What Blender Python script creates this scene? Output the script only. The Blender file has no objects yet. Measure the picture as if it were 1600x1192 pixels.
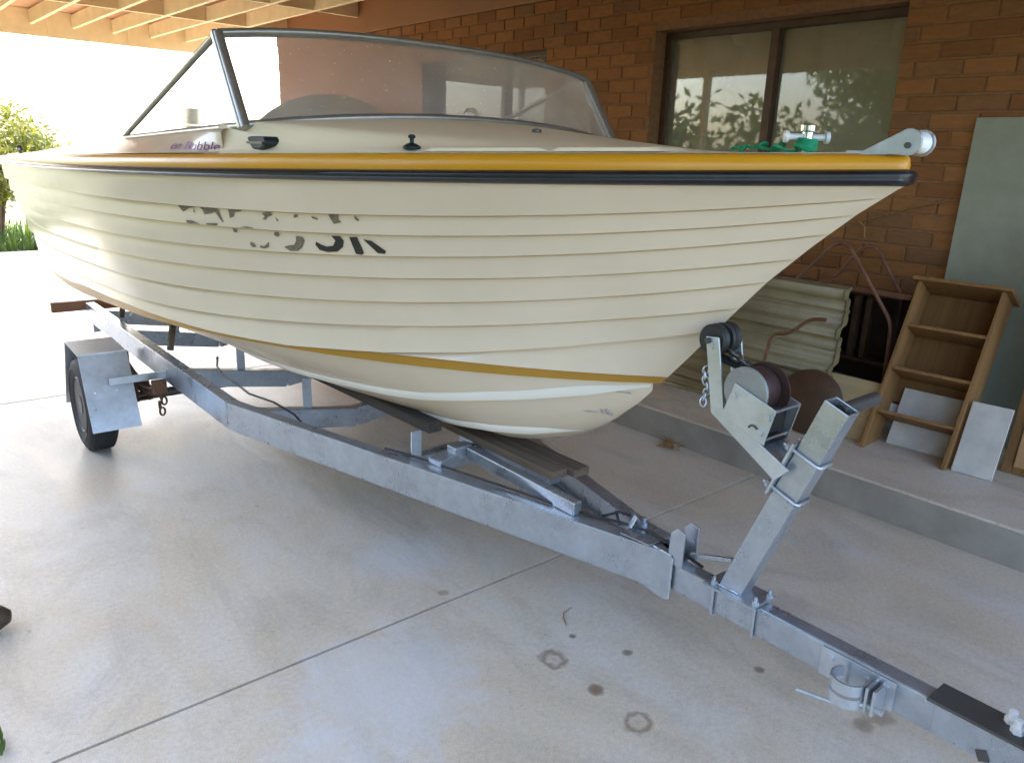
import bpy, bmesh, math, random
import numpy as np
from mathutils import Vector, Matrix, Euler
random.seed(7); RNG = np.random.default_rng(7)
R = math.radians
scn = bpy.context.scene
COL = scn.collection

# ------------------------------------------------------------------ camera
PITCH, ROLL, YAWC, FPX, CAMH = R(16.1727), R(-2.1206), R(40.9236), 1213.14, 1.5
fw = Vector((math.sin(YAWC)*math.cos(PITCH), math.cos(YAWC)*math.cos(PITCH), -math.sin(PITCH)))
r0 = Vector((math.cos(YAWC), -math.sin(YAWC), 0)); d0 = fw.cross(r0)
rt = r0*math.cos(ROLL) + d0*math.sin(ROLL); dn = d0*math.cos(ROLL) - r0*math.sin(ROLL)
cd = bpy.data.cameras.new('camera'); cam = bpy.data.objects.new('camera', cd); COL.objects.link(cam)
cam.matrix_world = Matrix(((rt.x, -dn.x, -fw.x, 0), (rt.y, -dn.y, -fw.y, 0), (rt.z, -dn.z, -fw.z, CAMH), (0, 0, 0, 1)))
cd.sensor_fit = 'HORIZONTAL'; cd.sensor_width = 36; cd.lens = FPX/1600*36; cd.clip_start = .05; cd.clip_end = 600
scn.camera = cam
# ------------------------------------------------------------------ sky, sun, exposure
SUN_AZ, SUN_EL = R(9), R(46)            # azimuth from +Y towards +X
w = bpy.data.worlds.new('World'); scn.world = w; w.use_nodes = True
nt = w.node_tree; nt.nodes.clear()
sky = nt.nodes.new('ShaderNodeTexSky'); sky.sky_type = 'NISHITA'; sky.sun_disc = False
sky.sun_elevation = SUN_EL; sky.sun_rotation = SUN_AZ; sky.air_density = 1.0; sky.dust_density = 3.0; sky.ozone_density = 1.0
bg = nt.nodes.new('ShaderNodeBackground'); bg.inputs['Strength'].default_value = .15
wo = nt.nodes.new('ShaderNodeOutputWorld'); nt.links.new(sky.outputs[0], bg.inputs[0]); nt.links.new(bg.outputs[0], wo.inputs[0])
sl = bpy.data.lights.new('sun', 'SUN'); sl.energy = 2.3; sl.angle = R(.5); sl.color = (1, .91, .77)
so = bpy.data.objects.new('sun', sl); COL.objects.link(so)
sdir = Vector((math.sin(SUN_AZ)*math.cos(SUN_EL), math.cos(SUN_AZ)*math.cos(SUN_EL), math.sin(SUN_EL)))
so.rotation_euler = sdir.to_track_quat('Z', 'Y').to_euler(); so.location = (-6, 14, 12)
vs_ = scn.view_settings; vs_.view_transform = 'Standard'; vs_.look = 'None'; vs_.gamma = 1; vs_.use_curve_mapping = False
vs_.exposure = 3.05
scn.cycles.use_denoising = True
scn.cycles.max_bounces = 10; scn.cycles.diffuse_bounces = 6; scn.cycles.glossy_bounces = 5; scn.cycles.transparent_max_bounces = 12
scn.cycles.sample_clamp_indirect = 6; scn.cycles.caustics_reflective = False; scn.cycles.caustics_refractive = False

# ------------------------------------------------------------------ materials
def srgb(r, g, b):
    f = lambda c: c/12.92 if c <= .04045 else ((c+.055)/1.055)**2.4
    return (f(r/255), f(g/255), f(b/255), 1)
class NT:
    def __init__(s, name):
        s.m = bpy.data.materials.new(name); s.m.use_nodes = True; s.t = s.m.node_tree; s.t.nodes.clear()
        s.out = s.n('ShaderNodeOutputMaterial')
    def n(s, t, **k):
        x = s.t.nodes.new(t)
        for a, v in k.items(): setattr(x, a, v)
        return x
    def l(s, a, b): s.t.links.new(a, b)
    def noise(s, scale, detail=4, rough=.55, vec=None, dist=0):
        x = s.n('ShaderNodeTexNoise'); x.inputs['Scale'].default_value = scale; x.inputs['Detail'].default_value = detail
        x.inputs['Roughness'].default_value = rough; x.inputs['Distortion'].default_value = dist
        if vec is not None: s.l(vec, x.inputs['Vector'])
        return x.outputs['Fac']
    def ramp(s, fac, stops, interp='LINEAR'):
        x = s.n('ShaderNodeValToRGB'); x.color_ramp.interpolation = interp; e = x.color_ramp.elements
        while len(e) < len(stops): e.new(.5)
        for i, (p, c) in enumerate(stops): e[i].position = p; e[i].color = c if len(c) == 4 else (*c, 1)
        s.l(fac, x.inputs['Fac']); return x.outputs['Color']
    def mix(s, fac, a, b, mode='MIX'):
        x = s.n('ShaderNodeMix', data_type='RGBA', blend_type=mode); x.clamp_factor = True
        for sock, v in ((x.inputs[0], fac), (x.inputs[6], a), (x.inputs[7], b)):
            if isinstance(v, (int, float)): sock.default_value = v
            elif isinstance(v, tuple): sock.default_value = v if len(v) == 4 else (*v, 1)
            else: s.l(v, sock)
        return x.outputs[2]
    def math(s, op, a, b=0., c=None):
        x = s.n('ShaderNodeMath', operation=op)
        for i, v in enumerate((a, b) if c is None else (a, b, c)):
            if isinstance(v, (int, float)): x.inputs[i].default_value = v
            else: s.l(v, x.inputs[i])
        return x.outputs[0]
    def pos(s, obj=False):
        if obj: return s.n('ShaderNodeTexCoord').outputs['Object']
        return s.n('ShaderNodeNewGeometry').outputs['Position']
    def mapp(s, vec, scale=(1, 1, 1), rot=(0, 0, 0)):
        x = s.n('ShaderNodeMapping'); x.inputs['Scale'].default_value = scale; x.inputs['Rotation'].default_value = rot
        s.l(vec, x.inputs['Vector']); return x.outputs[0]
    def bsdf(s, col, rough=.5, metal=0., spec=.5, bump=None, bstr=.2, bdist=.002, **kw):
        b = s.n('ShaderNodeBsdfPrincipled')
        def st(nm, v):
            if isinstance(v, (int, float)): b.inputs[nm].default_value = v
            elif isinstance(v, tuple): b.inputs[nm].default_value = v if len(v) == 4 else (*v, 1)
            else: s.l(v, b.inputs[nm])
        st('Base Color', col); st('Roughness', rough); st('Metallic', metal); st('Specular IOR Level', spec)
        for k, v in kw.items(): st(k.replace('_', ' '), v)
        if bump is not None:
            u = s.n('ShaderNodeBump'); u.inputs['Strength'].default_value = bstr; u.inputs['Distance'].default_value = bdist
            s.l(bump, u.inputs['Height']); s.l(u.outputs[0], b.inputs['Normal'])
        s.l(b.outputs[0], s.out.inputs['Surface']); return b
MAT = {}
def simple(name, col, rough=.5, metal=0., var=.25, scale=8, bump=.15, spec=.5, obj=True, bdist=.001, **kw):
    t = NT(name); p = t.pos(obj); f = t.noise(scale, 5, .6, p)
    c = col[:3]; a = tuple(x*(1-var) for x in c); b = tuple(min(1, x*(1+var)) for x in c)
    k = t.ramp(f, [(.3, a), (.7, b)]); g = t.noise(scale*14, 3, .6, p)
    rr = t.math('MULTIPLY_ADD', f, .25*rough, rough*.87)
    t.bsdf(k, rr, metal, spec, bump=g, bstr=bump, bdist=bdist, **kw); MAT[name] = t.m; return t.m
# concrete with blotches, scuffs, drip marks and painted patches of reflected sky
def concrete(name, spots=()):
    t = NT(name); p = t.pos()
    big = t.noise(.9, 5, .6, p, .6); mid = t.noise(3.2, 6, .65, t.mapp(p, (1, .55, 1), (0, 0, .5)), .8); fine = t.noise(60, 4, .7, p)
    c = t.ramp(big, [(.30, (.56, .46, .33)), (.5, (.62, .53, .405)), (.68, (.61, .555, .47))])
    c = t.mix(t.ramp(mid, [(.42, (0, 0, 0)), (.72, (.7, .7, .7))]), c, (.64, .61, .57))
    c = t.mix(t.ramp(t.noise(1.7, 6, .7, t.mapp(p, (1.6, .7, 1), (0, 0, -.6)), 1.2), [(.48, (0, 0, 0)), (.72, (.75, .75, .75))]), c, (.44, .38, .30))
    c = t.mix(.5, c, t.ramp(fine, [(.3, (.36, .36, .36)), (.7, (.62, .62, .62))]), 'OVERLAY')
    c = t.mix(.5, c, t.ramp(t.noise(240, 2, .6, p), [(.3, (.38, .38, .38)), (.7, (.60, .60, .60))]), 'OVERLAY')
    c = t.mix(t.ramp(t.noise(33, 2, .5, p), [(.70, (0, 0, 0)), (.78, (.45, .45, .45))]), c, (.24, .19, .14))
    # fine scratches
    sc = t.noise(7, 2, .5, t.mapp(p, (9, .5, 1), (0, 0, .9)), .4)
    c = t.mix(t.ramp(sc, [(.66, (0, 0, 0)), (.72, (.22, .22, .22))]), c, (.62, .6, .57))
    wob = t.noise(14, 3, .6, p)
    for (x, y, r, col, ring, st) in spots:
        d = t.n('ShaderNodeVectorMath', operation='DISTANCE'); t.l(p, d.inputs[0]); d.inputs[1].default_value = (x, y, 0)
        dd = t.math('ADD', t.math('DIVIDE', d.outputs['Value'], r), t.math('MULTIPLY_ADD', wob, 1.3, -.65))
        if ring: k = t.ramp(dd, [(.0, (.35*st,)*3), (.45, (.1*st,)*3), (.72, (st,)*3), (1., (0, 0, 0))])
        else: k = t.ramp(dd, [(.0, (st,)*3), (.6, (st*.8,)*3), (1., (0, 0, 0))])
        c = t.mix(k, c, col)
    rough = t.math('MULTIPLY_ADD', mid, .40, .24)
    h = t.math('ADD', t.math('MULTIPLY', fine, .5), mid)
    t.bsdf(c, rough, 0, .36, bump=h, bstr=.10, bdist=.004); MAT[name] = t.m; return t.m
BR, BK, SKY_SHEEN = (.16, .09, .05, 1), (.05, .04, .035, 1), (.60, .62, .66, 1)  # the bluish one paints sky reflections onto the floor
concrete('concrete', [(1.49, 1.47, .05, BR, True, .7), (1.48, 1.12, .05, BR, True, .65), (1.49, 1.29, .03, BR, False, .85), (1.96, 1.04, .02, BR, False, .8),
    (1.98, .72, .035, BR, False, .6), (2.05, .71, .05, BR, False, .5), (2.17, .42, .06, BR, False, .4), (1.44, 1.99, .025, BR, False, .55), (1.01, 1.68, .34, SKY_SHEEN, False, .45),
    (1.45, 2.3, .2, SKY_SHEEN, False, .35), (.7, 1.55, .15, SKY_SHEEN, False, .3), (1.7, 1.35, .02, BK, False, .7), (1.62, 1.52, .015, BK, False, .8),
    (2.35, 1.2, .12, BR, False, .25), (2.1, 1.6, .16, BR, False, .22), (.95, 2.2, .18, BK, False, .12)])
concrete('concrete_step')
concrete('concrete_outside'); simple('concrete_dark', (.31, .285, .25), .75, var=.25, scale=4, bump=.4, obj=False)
simple('joint_filler', (.035, .033, .03), .8)
simple('soil', (.085, .095, .045), .95, var=.4, scale=3, bump=.6)
# brick
def brick_mat(name, wall=False):
    t = NT(name); p = t.pos(); oi = t.n('ShaderNodeObjectInfo')
    rnd = oi.outputs['Random'] if not wall else t.noise(5.2, 1, .5, t.mapp(p, (.0, .8, 2.2)))
    c = t.ramp(rnd, [(0, (.205, .087, .031)), (.3, (.255, .112, .040)), (.6, (.295, .132, .047)), (.85, (.235, .114, .045)), (1, (.19, .098, .048))])
    g = t.noise(38, 5, .7, t.mapp(p, (1, .35, 1.2))); c = t.mix(.55, c, t.ramp(g, [(.25, (.32, .32, .32)), (.75, (.66, .66, .66))]), 'OVERLAY')
    c = t.mix(t.ramp(t.noise(95, 2, .5, p), [(.62, (0, 0, 0)), (.75, (.5, .5, .5))]), c, (.13, .07, .045))
    t.bsdf(c, .85, 0, .25, bump=t.noise(140, 4, .7, t.mapp(p, (1, .4, 1))), bstr=.5, bdist=.0025); MAT[name] = t.m
brick_mat('brick'); brick_mat('brick_mass', True)
simple('mortar', (.23, .12, .056), .95, var=.2, scale=30, bump=.4, obj=False)
simple('band_paint', (.26, .12, .05), .65, var=.10, scale=2, bump=.1, obj=False)
simple('dark_timber', (.075, .038, .018), .5, var=.3, scale=12)
simple('cream_timber', (.70, .60, .40), .6, var=.10, scale=5, bump=.2, obj=False)
simple('lining', (.46, .27, .17), .8, var=.18, scale=3, obj=False)
# gelcoat, paint, rubber
def gelcoat(name, col, rough=.22, var=.05):
    t = NT(name); p = t.pos(); f = t.noise(2.2, 5, .6, p); s = t.noise(9, 5, .7, t.mapp(p, (1, .5, 1.4)), .5)
    a = tuple(x*(1-var) for x in col); b = tuple(min(1, x*(1+var)) for x in col)
    c = t.mix(t.ramp(s, [(.58, (0, 0, 0)), (.9, (.14, .14, .14))]), t.ramp(f, [(.3, a), (.7, b)]), tuple(x*.8 for x in col))
    t.bsdf(c, t.math('MULTIPLY_ADD', s, .12, rough-.04), 0, .5, bump=t.noise(4, 2, .5, p), bstr=.03, bdist=.003); MAT[name] = t.m
gelcoat('cream_gel', (.68, .56, .42), .2, .045); gelcoat('deck_gel', (.84, .70, .48), .35); gelcoat('rail_highlight_gel', (.74, .68, .58), .3)
gelcoat('yellow_gel', (.62, .28, .012), .28, .08); gelcoat('ochre_gel', (.38, .19, .02), .35, .10)
gelcoat('olive_vinyl', (.60, .56, .36), .5)
simple('rub_black', (.012, .012, .014), .32, var=.4, scale=20, bump=.25)
simple('black_plastic', (.008, .018, .018), .55, var=.2, spec=.3)
simple('letter_black', (.02, .017, .013), .6, var=.4, scale=30)
simple('letter_faded', (.16, .13, .09), .7, var=.5, scale=90); simple('scuff', (.42, .38, .34), .6, var=.4, scale=60); simple('purple_print', (.22, .06, .20), .5, var=.2)
simple('blue_vinyl', (.05, .14, .20), .45)
# steels
def steel(name, col, rough=.42, metal=.7, scale=9):
    t = NT(name); p = t.pos(True); f = t.noise(scale, 5, .65, p); v = t.n('ShaderNodeTexVoronoi'); v.inputs['Scale'].default_value = 55; t.l(p, v.inputs['Vector'])
    a = tuple(x*.84 for x in col); b = tuple(min(1, x*1.1) for x in col)
    c = t.ramp(f, [(.3, a), (.7, b)]); bw = t.n('ShaderNodeRGBToBW'); t.l(v.outputs['Color'], bw.inputs[0]); c = t.mix(.07, c, bw.outputs[0], 'OVERLAY')
    c = t.mix(t.ramp(t.noise(3, 6, .7, p), [(.66, (0, 0, 0)), (.8, (.45, .45, .45))]), c, tuple(x*.6 for x in col))
    c = t.mix(t.ramp(t.noise(11, 6, .75, t.mapp(p, (1, 1, .35)), .6), [(.70, (0, 0, 0)), (.86, (.22, .22, .22))]), c, (.20, .15, .11))
    t.bsdf(c, t.math('MULTIPLY_ADD', f, .3, rough-.15), metal, .5, bump=t.noise(70, 3, .6, p), bstr=.08, bdist=.001); MAT[name] = t.m
steel('silver_paint', (.44, .475, .52), .30, .75); steel('galv', (.54, .575, .615), .33, .7); steel('chrome', (.82, .82, .82), .16, 1.)
steel('gear_grey', (.30, .31, .31), .5, .5); steel('rim_grey', (.06, .06, .06), .6, .3); steel('alu', (.33, .325, .31), .38, .75); steel('dark_steel', (.10, .095, .09), .5, .5)
simple('rust', (.13, .06, .03), .85, var=.5, scale=22, bump=.7); simple('rust_tube', (.17, .075, .04), .6, var=.35, scale=20, bump=.4)
simple('maroon', (.05, .022, .019), .55, var=.3); simple('tyre', (.018, .017, .016), .75, var=.3, scale=14, bump=.3)
simple('disc_brown', (.07, .033, .015), .55, var=.35, scale=7)
simple('black_rubber', (.022, .023, .023), .55, var=.3, scale=30)
# woods
def wood(name, c1, c2, axis=1, rough=.6, sc=1.):
    t = NT(name); p = t.pos(True); s = [26*sc]*3; s[axis] = 1.2*sc
    f = t.noise(1.6, 6, .6, t.mapp(p, tuple(s)), .8); g = t.noise(2.2*sc, 3, .5, p)
    c = t.mix(t.ramp(g, [(.35, (0, 0, 0)), (.75, (.5, .5, .5))]), t.ramp(f, [(.3, c1), (.7, c2)]), tuple(x*.7 for x in c1))
    t.bsdf(c, rough, 0, .35, bump=f, bstr=.3, bdist=.0015); MAT[name] = t.m
wood('shelf_wood', (.22, .11, .037), (.34, .18, .068), 2); wood('shelf_back', (.20, .10, .032), (.28, .145, .05), 2, .7)
wood('pine', (.42, .22, .10), (.58, .34, .17), 2); wood('ply', (.50, .36, .18), (.60, .45, .25), 1, .7, .5)
wood('grey_plank', (.10, .07, .05), (.23, .17, .12), 1, .9); wood('bunk_timber', (.035, .028, .024), (.07, .058, .05), 1, .9); wood('brown_plank', (.22, .11, .06), (.33, .18, .10), 0, .8)
simple('white_board', (.58, .55, .50), .7, var=.16, scale=9, bump=.3)
simple('fibro', (.27, .29, .225), .75, var=.12, scale=6, bump=.25)
simple('cream_sheet', (.22, .17, .085), .5, var=.25, scale=5, bump=.2)
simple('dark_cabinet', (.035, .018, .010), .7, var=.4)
simple('rope_green', (.01, .30, .13), .7, var=.3, scale=60, bump=.8)
simple('twine', (.26, .14, .05), .85, var=.4, scale=60, bump=.6); simple('leather', (.06, .035, .022), .6)
simple('chrome_white', (.8, .8, .78), .3)
# glass and leaves
def hazy_glass(name, haze, tint, refl=.9, gr=.03):
    t = NT(name); p = t.pos(); tr = t.n('ShaderNodeBsdfTransparent'); tr.inputs[0].default_value = (*tint, 1)
    df = t.n('ShaderNodeBsdfDiffuse'); df.inputs[0].default_value = (.94, .96, .98, 1); tl = t.n('ShaderNodeBsdfTranslucent'); tl.inputs[0].default_value = (.94, .96, .98, 1)
    ad = t.n('ShaderNodeMixShader'); ad.inputs[0].default_value = .6; t.l(df.outputs[0], ad.inputs[1]); t.l(tl.outputs[0], ad.inputs[2])
    f = t.math('ADD', t.ramp(t.noise(2.0, 3, .5, p, .2), [(.3, (haze*.7,)*3), (.75, (haze*1.3,)*3)]), t.ramp(t.noise(90, 2, .5, p), [(.68, (0, 0, 0)), (.8, (haze,)*3)]))
    m1 = t.n('ShaderNodeMixShader'); t.l(f, m1.inputs[0]); t.l(tr.outputs[0], m1.inputs[1]); t.l(ad.outputs[0], m1.inputs[2])
    gl = t.n('ShaderNodeBsdfGlossy'); gl.inputs['Roughness'].default_value = gr; fr = t.n('ShaderNodeFresnel'); fr.inputs['IOR'].default_value = 1.5
    m2 = t.n('ShaderNodeMixShader'); t.l(t.math('MULTIPLY', fr.outputs[0], refl), m2.inputs[0]); t.l(m1.outputs[0], m2.inputs[1]); t.l(gl.outputs[0], m2.inputs[2])
    t.l(m2.outputs[0], t.out.inputs[0]); MAT[name] = t.m
hazy_glass('perspex', .38, (.97, .97, .96), 1.7, .05); hazy_glass('house_glass', .22, (.93, .90, .80), 1.5, .025)
def curtain_mat():
    t = NT('blind'); p = t.pos(); c = t.ramp(t.noise(3, 4, .6, t.mapp(p, (1, 3, .6))), [(.3, (.72, .66, .45)), (.7, (.84, .78, .56))])
    t.bsdf(c, .9, 0, .1, bump=t.noise(300, 2, .5, p), bstr=.3); MAT['blind'] = t.m
curtain_mat()
def leafmat(name, c1, c2):
    t = NT(name); p = t.pos(); c = t.ramp(t.noise(2.5, 4, .7, p), [(.3, c1), (.7, c2)])
    d = t.n('ShaderNodeBsdfPrincipled'); t.l(c, d.inputs['Base Color']); d.inputs['Roughness'].default_value = .5
    tl = t.n('ShaderNodeBsdfTranslucent'); t.l(c, tl.inputs[0]); m = t.n('ShaderNodeMixShader'); m.inputs[0].default_value = .4
    t.l(d.outputs[0], m.inputs[1]); t.l(tl.outputs[0], m.inputs[2]); t.l(m.outputs[0], t.out.inputs[0]); MAT[name] = t.m
leafmat('leaf_dark', (.03, .07, .015), (.08, .13, .03)); leafmat('leaf_light', (.14, .19, .02), (.34, .32, .05)); leafmat('grass', (.05, .10, .015), (.12, .18, .03))
simple('bark', (.13, .08, .05), .9, var=.4, scale=10, bump=.8)

# ------------------------------------------------------------------ mesh helpers
BASE = {}
def tag(o, label=None, cat=None, group=None, kind=None):
    if label: o['label'] = label
    if cat: o['category'] = cat
    if group: o['group'] = group
    if kind: o['kind'] = kind
    return o
def empty(name, loc=(0, 0, 0), rz=0, label=None, cat=None, group=None, kind=None):
    o = bpy.data.objects.new(name, None); COL.objects.link(o); o.location = loc; o.rotation_euler = (0, 0, rz); o.empty_display_size = .1
    return tag(o, label, cat, group, kind)
class MB:
    def __init__(s): s.v = []; s.f = []
    def add(s, V, F):
        k = len(s.v); s.v += [tuple(map(float, p)) for p in V]; s.f += [tuple(i+k for i in f) for f in F]; return s
    def box(s, a, b):
        (x0, y0, z0), (x1, y1, z1) = a, b
        return s.add([(x0, y0, z0), (x1, y0, z0), (x1, y1, z0), (x0, y1, z0), (x0, y0, z1), (x1, y0, z1), (x1, y1, z1), (x0, y1, z1)],
                     [(0, 3, 2, 1), (4, 5, 6, 7), (0, 1, 5, 4), (1, 2, 6, 5), (2, 3, 7, 6), (3, 0, 4, 7)])
    def bar(s, p, q, wx, wy, up=(0, 0, 1), ends=True):
        """rectangular bar from p to q, wx across (side), wy along up"""
        p, q = Vector(p), Vector(q); d = (q-p).normalized(); up = Vector(up); sd = d.cross(up).normalized(); u2 = sd.cross(d)
        V = []
        for c in (p, q):
            for a, b in ((-1, -1), (1, -1), (1, 1), (-1, 1)): V.append(c + sd*(a*wx/2) + u2*(b*wy/2))
        return s.add(V, [(0, 1, 2, 3), (7, 6, 5, 4), (0, 4, 5, 1), (1, 5, 6, 2), (2, 6, 7, 3), (3, 7, 4, 0)])
    def tube(s, pts, r, n=8, cap=True, closed=False):
        P = [Vector(p) for p in pts]; m = len(P); rr = r if isinstance(r, (list, tuple)) else [r]*m
        T = []
        for i in range(m):
            a = P[i-1] if i > 0 else (P[-1] if closed else P[0]); b = P[(i+1) % m] if (i < m-1 or closed) else P[-1]; T.append((b-a).normalized())
        nrm = T[0].orthogonal().normalized(); V = []
        for i in range(m):
            if i: nrm = (nrm - T[i]*nrm.dot(T[i])).normalized()
            bn = T[i].cross(nrm)
            for j in range(n):
                a = 2*math.pi*j/n; V.append(P[i] + (nrm*math.cos(a) + bn*math.sin(a))*rr[i])
        F = []
        for i in range(m if closed else m-1):
            for j in range(n):
                a, b = i*n+j, i*n+(j+1) % n; c, d = ((i+1) % m)*n+(j+1) % n, ((i+1) % m)*n+j; F.append((a, b, c, d))
        if cap and not closed: F += [tuple(range(n-1, -1, -1)), tuple(range((m-1)*n, m*n))]
        return s.add(V, F)
    def lathe(s, prof, c, axis=(1, 0, 0), n=24, closed=False):
        """prof: (r, h) along axis"""
        ax = Vector(axis).normalized(); a = ax.orthogonal().normalized(); b = ax.cross(a); c = Vector(c); V = []; m = len(prof)
        for r, h in prof:
            for j in range(n):
                t = 2*math.pi*j/n; V.append(c + ax*h + (a*math.cos(t) + b*math.sin(t))*r)
        F = [(i*n+j, i*n+(j+1) % n, ((i+1) % m)*n+(j+1) % n, ((i+1) % m)*n+j) for i in range(m if closed else m-1) for j in range(n)]
        if not closed: F += [tuple(range(n-1, -1, -1)), tuple(range((m-1)*n, m*n))]
        return s.add(V, F)
    def grid(s, rows):
        n = len(rows[0]); V = [p for r in rows for p in r]
        return s.add(V, [(i*n+j, i*n+j+1, (i+1)*n+j+1, (i+1)*n+j) for i in range(len(rows)-1) for j in range(n-1)])
    def prism(s, poly, off):
        """poly: 3D points, extruded by vector off"""
        n = len(poly); o = Vector(off); V = [Vector(p) for p in poly] + [Vector(p)+o for p in poly]
        return s.add(V, [tuple(range(n-1, -1, -1)), tuple(range(n, 2*n))] + [(i, (i+1) % n, n+(i+1) % n, n+i) for i in range(n)])
    def mesh(s, name, recalc=True):
        me = bpy.data.meshes.new(name); me.from_pydata(s.v, [], s.f)
        if recalc:
            bm = bmesh.new(); bm.from_mesh(me); bmesh.ops.remove_doubles(bm, verts=bm.verts, dist=1e-6); bmesh.ops.recalc_face_normals(bm, faces=bm.faces); bm.to_mesh(me); bm.free()
        return me
    def build(s, name, mat, parent=None, bevel=0., smooth=None, recalc=True, kind=None):
        if parent is not None and parent.name in BASE:
            b = BASE[parent.name]; s.v = [(x-b[0], y-b[1], z-b[2]) for x, y, z in s.v]
        me = s.mesh(name, recalc); me.materials.append(MAT[mat])
        o = bpy.data.objects.new(name, me); COL.objects.link(o); o.parent = parent
        if parent is not None and parent.name in BASE: BASE[o.name] = BASE[parent.name]
        if bevel:
            m = o.modifiers.new('bevel', 'BEVEL'); m.width = bevel; m.segments = 2; m.limit_method = 'ANGLE'; m.angle_limit = R(40)
        if smooth is not None:
            for p in me.polygons: p.use_smooth = True
            me.set_sharp_from_angle(angle=R(smooth))
        if kind: o['kind'] = kind
        return o
def root(name, base, rz=0, **k):
    """an Empty at the base; parts are then built in un-offset coordinates"""
    o = empty(name, base, rz, **k); BASE[o.name] = base; return o

# ================================================================== SETTING
LED, KX, WX = .163, 3.342, 4.40            # ledge height, kerb line, wall plane
YJ = [-4.6, -1.33, 1.935, 5.2, 8.47, 11.75]
fl = empty('concrete_floor', kind='structure'); BASE[fl.name] = (0, 0, 0)
MB().box((-.34, -4.6, -.16), (KX+.05, 11.75, -.03)).build('joint_bed', 'joint_filler', fl)
for i in range(5):
    a, b = YJ[i]+.0055, YJ[i+1]-.0055
    MB().box((-.35, a, -.14), (KX-.004, b, 0)).build('slab', 'concrete', fl, bevel=.0012)
st = MB().box((KX, -4.6, -.12), (4.75, 9.66, LED)).build('concrete_step', 'concrete_step', None, bevel=.008); st['kind'] = 'structure'
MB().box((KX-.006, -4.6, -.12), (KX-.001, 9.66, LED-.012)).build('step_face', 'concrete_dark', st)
dr = MB().box((-.35, 11.76, -.15), (14, 12.62, -.006)).build('driveway', 'concrete_outside', None, bevel=.004); dr['kind'] = 'structure'
dr2 = MB().box((KX+.06, 9.67, -.15), (14, 11.75, -.006)).build('driveway', 'concrete_outside', None, bevel=.004); dr2['kind'] = 'structure'
g_ = MB().add([(-200, -200, -.08), (200, -200, -.08), (200, 200, -.08), (-200, 200, -.08)], [(0, 1, 2, 3)]).build('ground', 'soil', None, recalc=False); g_['kind'] = 'structure'

# ---------------------------------------------------------------- brick wall with two windows
wl = root('brick_wall', (WX, 0, LED), label='brown brick house wall with two timber framed windows under the carport', cat='wall')
W0, W1, ZT = -4.6, 9.66, 2.652
WIN = [(2.045, 3.73, 1.43, 2.342), (4.81, 6.52, 1.43, 2.322)]
bk = MB()
ys = sorted([W0, W1] + [q for wv in WIN for q in wv[:2]])
bk.box((WX+.004, W0, LED), (WX+.30, WIN[0][0], ZT)); bk.box((WX+.004, WIN[0][1], LED), (WX+.30, WIN[1][0], ZT)); bk.box((WX+.004, WIN[1][1], LED), (WX+.30, W1, ZT))
for (a, b, z0, z1) in WIN: bk.box((WX+.004, a, LED), (WX+.30, b, z0-.01)); bk.box((WX+.004, a, z1), (WX+.30, b, ZT))
bk.build('mortar', 'mortar', wl)
MB().box((WX-.012, W0, ZT+.002), (WX+.30, W1, 3.0)).build('upper_band', 'band_paint', wl, bevel=.004)
mb_cache = {}
def brick_mesh(L):
    k = round(L, 2)
    if k not in mb_cache:
        h, d, c = .0375, .03, .004; l = k/2
        V = [(0, -l, -h), (0, l, -h), (0, l, h), (0, -l, h)]
        F = [(-d, -l, -h), (-d, l, -h), (-d, l, h), (-d, -l, h)]
        me = bpy.data.meshes.new('brick')
        fr = [(-c*.0-.0, -l+c, -h+c), (0, l-c, -h+c), (0, l-c, h-c), (0, -l+c, h-c)]
        md = [(c, -l, -h), (c, l, -h), (c, l, h), (c, -l, h)]; bkk = [(d, -l, -h), (d, l, -h), (d, l, h), (d, -l, h)]
        me.from_pydata(fr+md+bkk, [], [(3, 2, 1, 0)] + [(i, (i+1) % 4, 4+(i+1) % 4, 4+i) for i in range(4)] + [(4+i, 4+(i+1) % 4, 8+(i+1) % 4, 8+i) for i in range(4)])
        bm = bmesh.new(); bm.from_mesh(me); bmesh.ops.recalc_face_normals(bm, faces=bm.faces)
        if sum(f.normal.x for f in bm.faces) > 0: bmesh.ops.reverse_faces(bm, faces=bm.faces)
        bm.to_mesh(me); bm.free()
        me.materials.append(MAT['brick']); mb_cache[k] = me
    return mb_cache[k]
def pix(x, y, z):
    v = Vector((x, y, z-CAMH)); d = v.dot(fw); return (v.dot(rt)/d*FPX+800, v.dot(dn)/d*FPX+596, d) if d > .1 else (-9999, 0, 1)
bricks = []
nC = int((ZT-LED)/.086)+1
for c in range(nC):
    z0 = ZT-.005-(c+1)*.086+.010; z1 = z0+.076
    if z0 < LED: z0 = LED+.002
    if z1-z0 < .07: continue
    zc = (z0+z1)/2; segs = [(W0, W1)]
    for (a, b, p, q) in WIN:
        if z1 > p+.01 and z0 < q-.01:
            segs = [t for s_ in segs for t in ((s_[0], min(s_[1], a)), (max(s_[0], b), s_[1])) if t[1]-t[0] > .03] if True else segs
    y = W0 - (.12 if c % 2 else 0) - .03
    while y < W1:
        for (a, b) in segs:
            lo, hi = max(y, a), min(y+.23, b)
            if hi-lo > .035: bricks.append(((lo+hi)/2, zc, hi-lo))
        y += .24
seen = []
for (y, z, L) in bricks:
    px, py, d = pix(WX, y, z)
    vis = (560 < px < 1640 and -20 < py < 235 and not (px < 960 and py > 45+(px-600)*.0 and py > 20+ .0 and px < 900 and py > (45 + max(0, px-480)*.16) and False)) or (px > 1230 and -10 < py < 500 and px < 1640)
    if vis and px < 900 and py > 47+max(0, (px-450))**1.6*.0045+10: vis = False
    if vis and px > 1490 and py > 190: vis = False
    seen.append((L/d if vis else 0, y, z, L))
seen.sort(reverse=True)
mass = MB()
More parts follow.
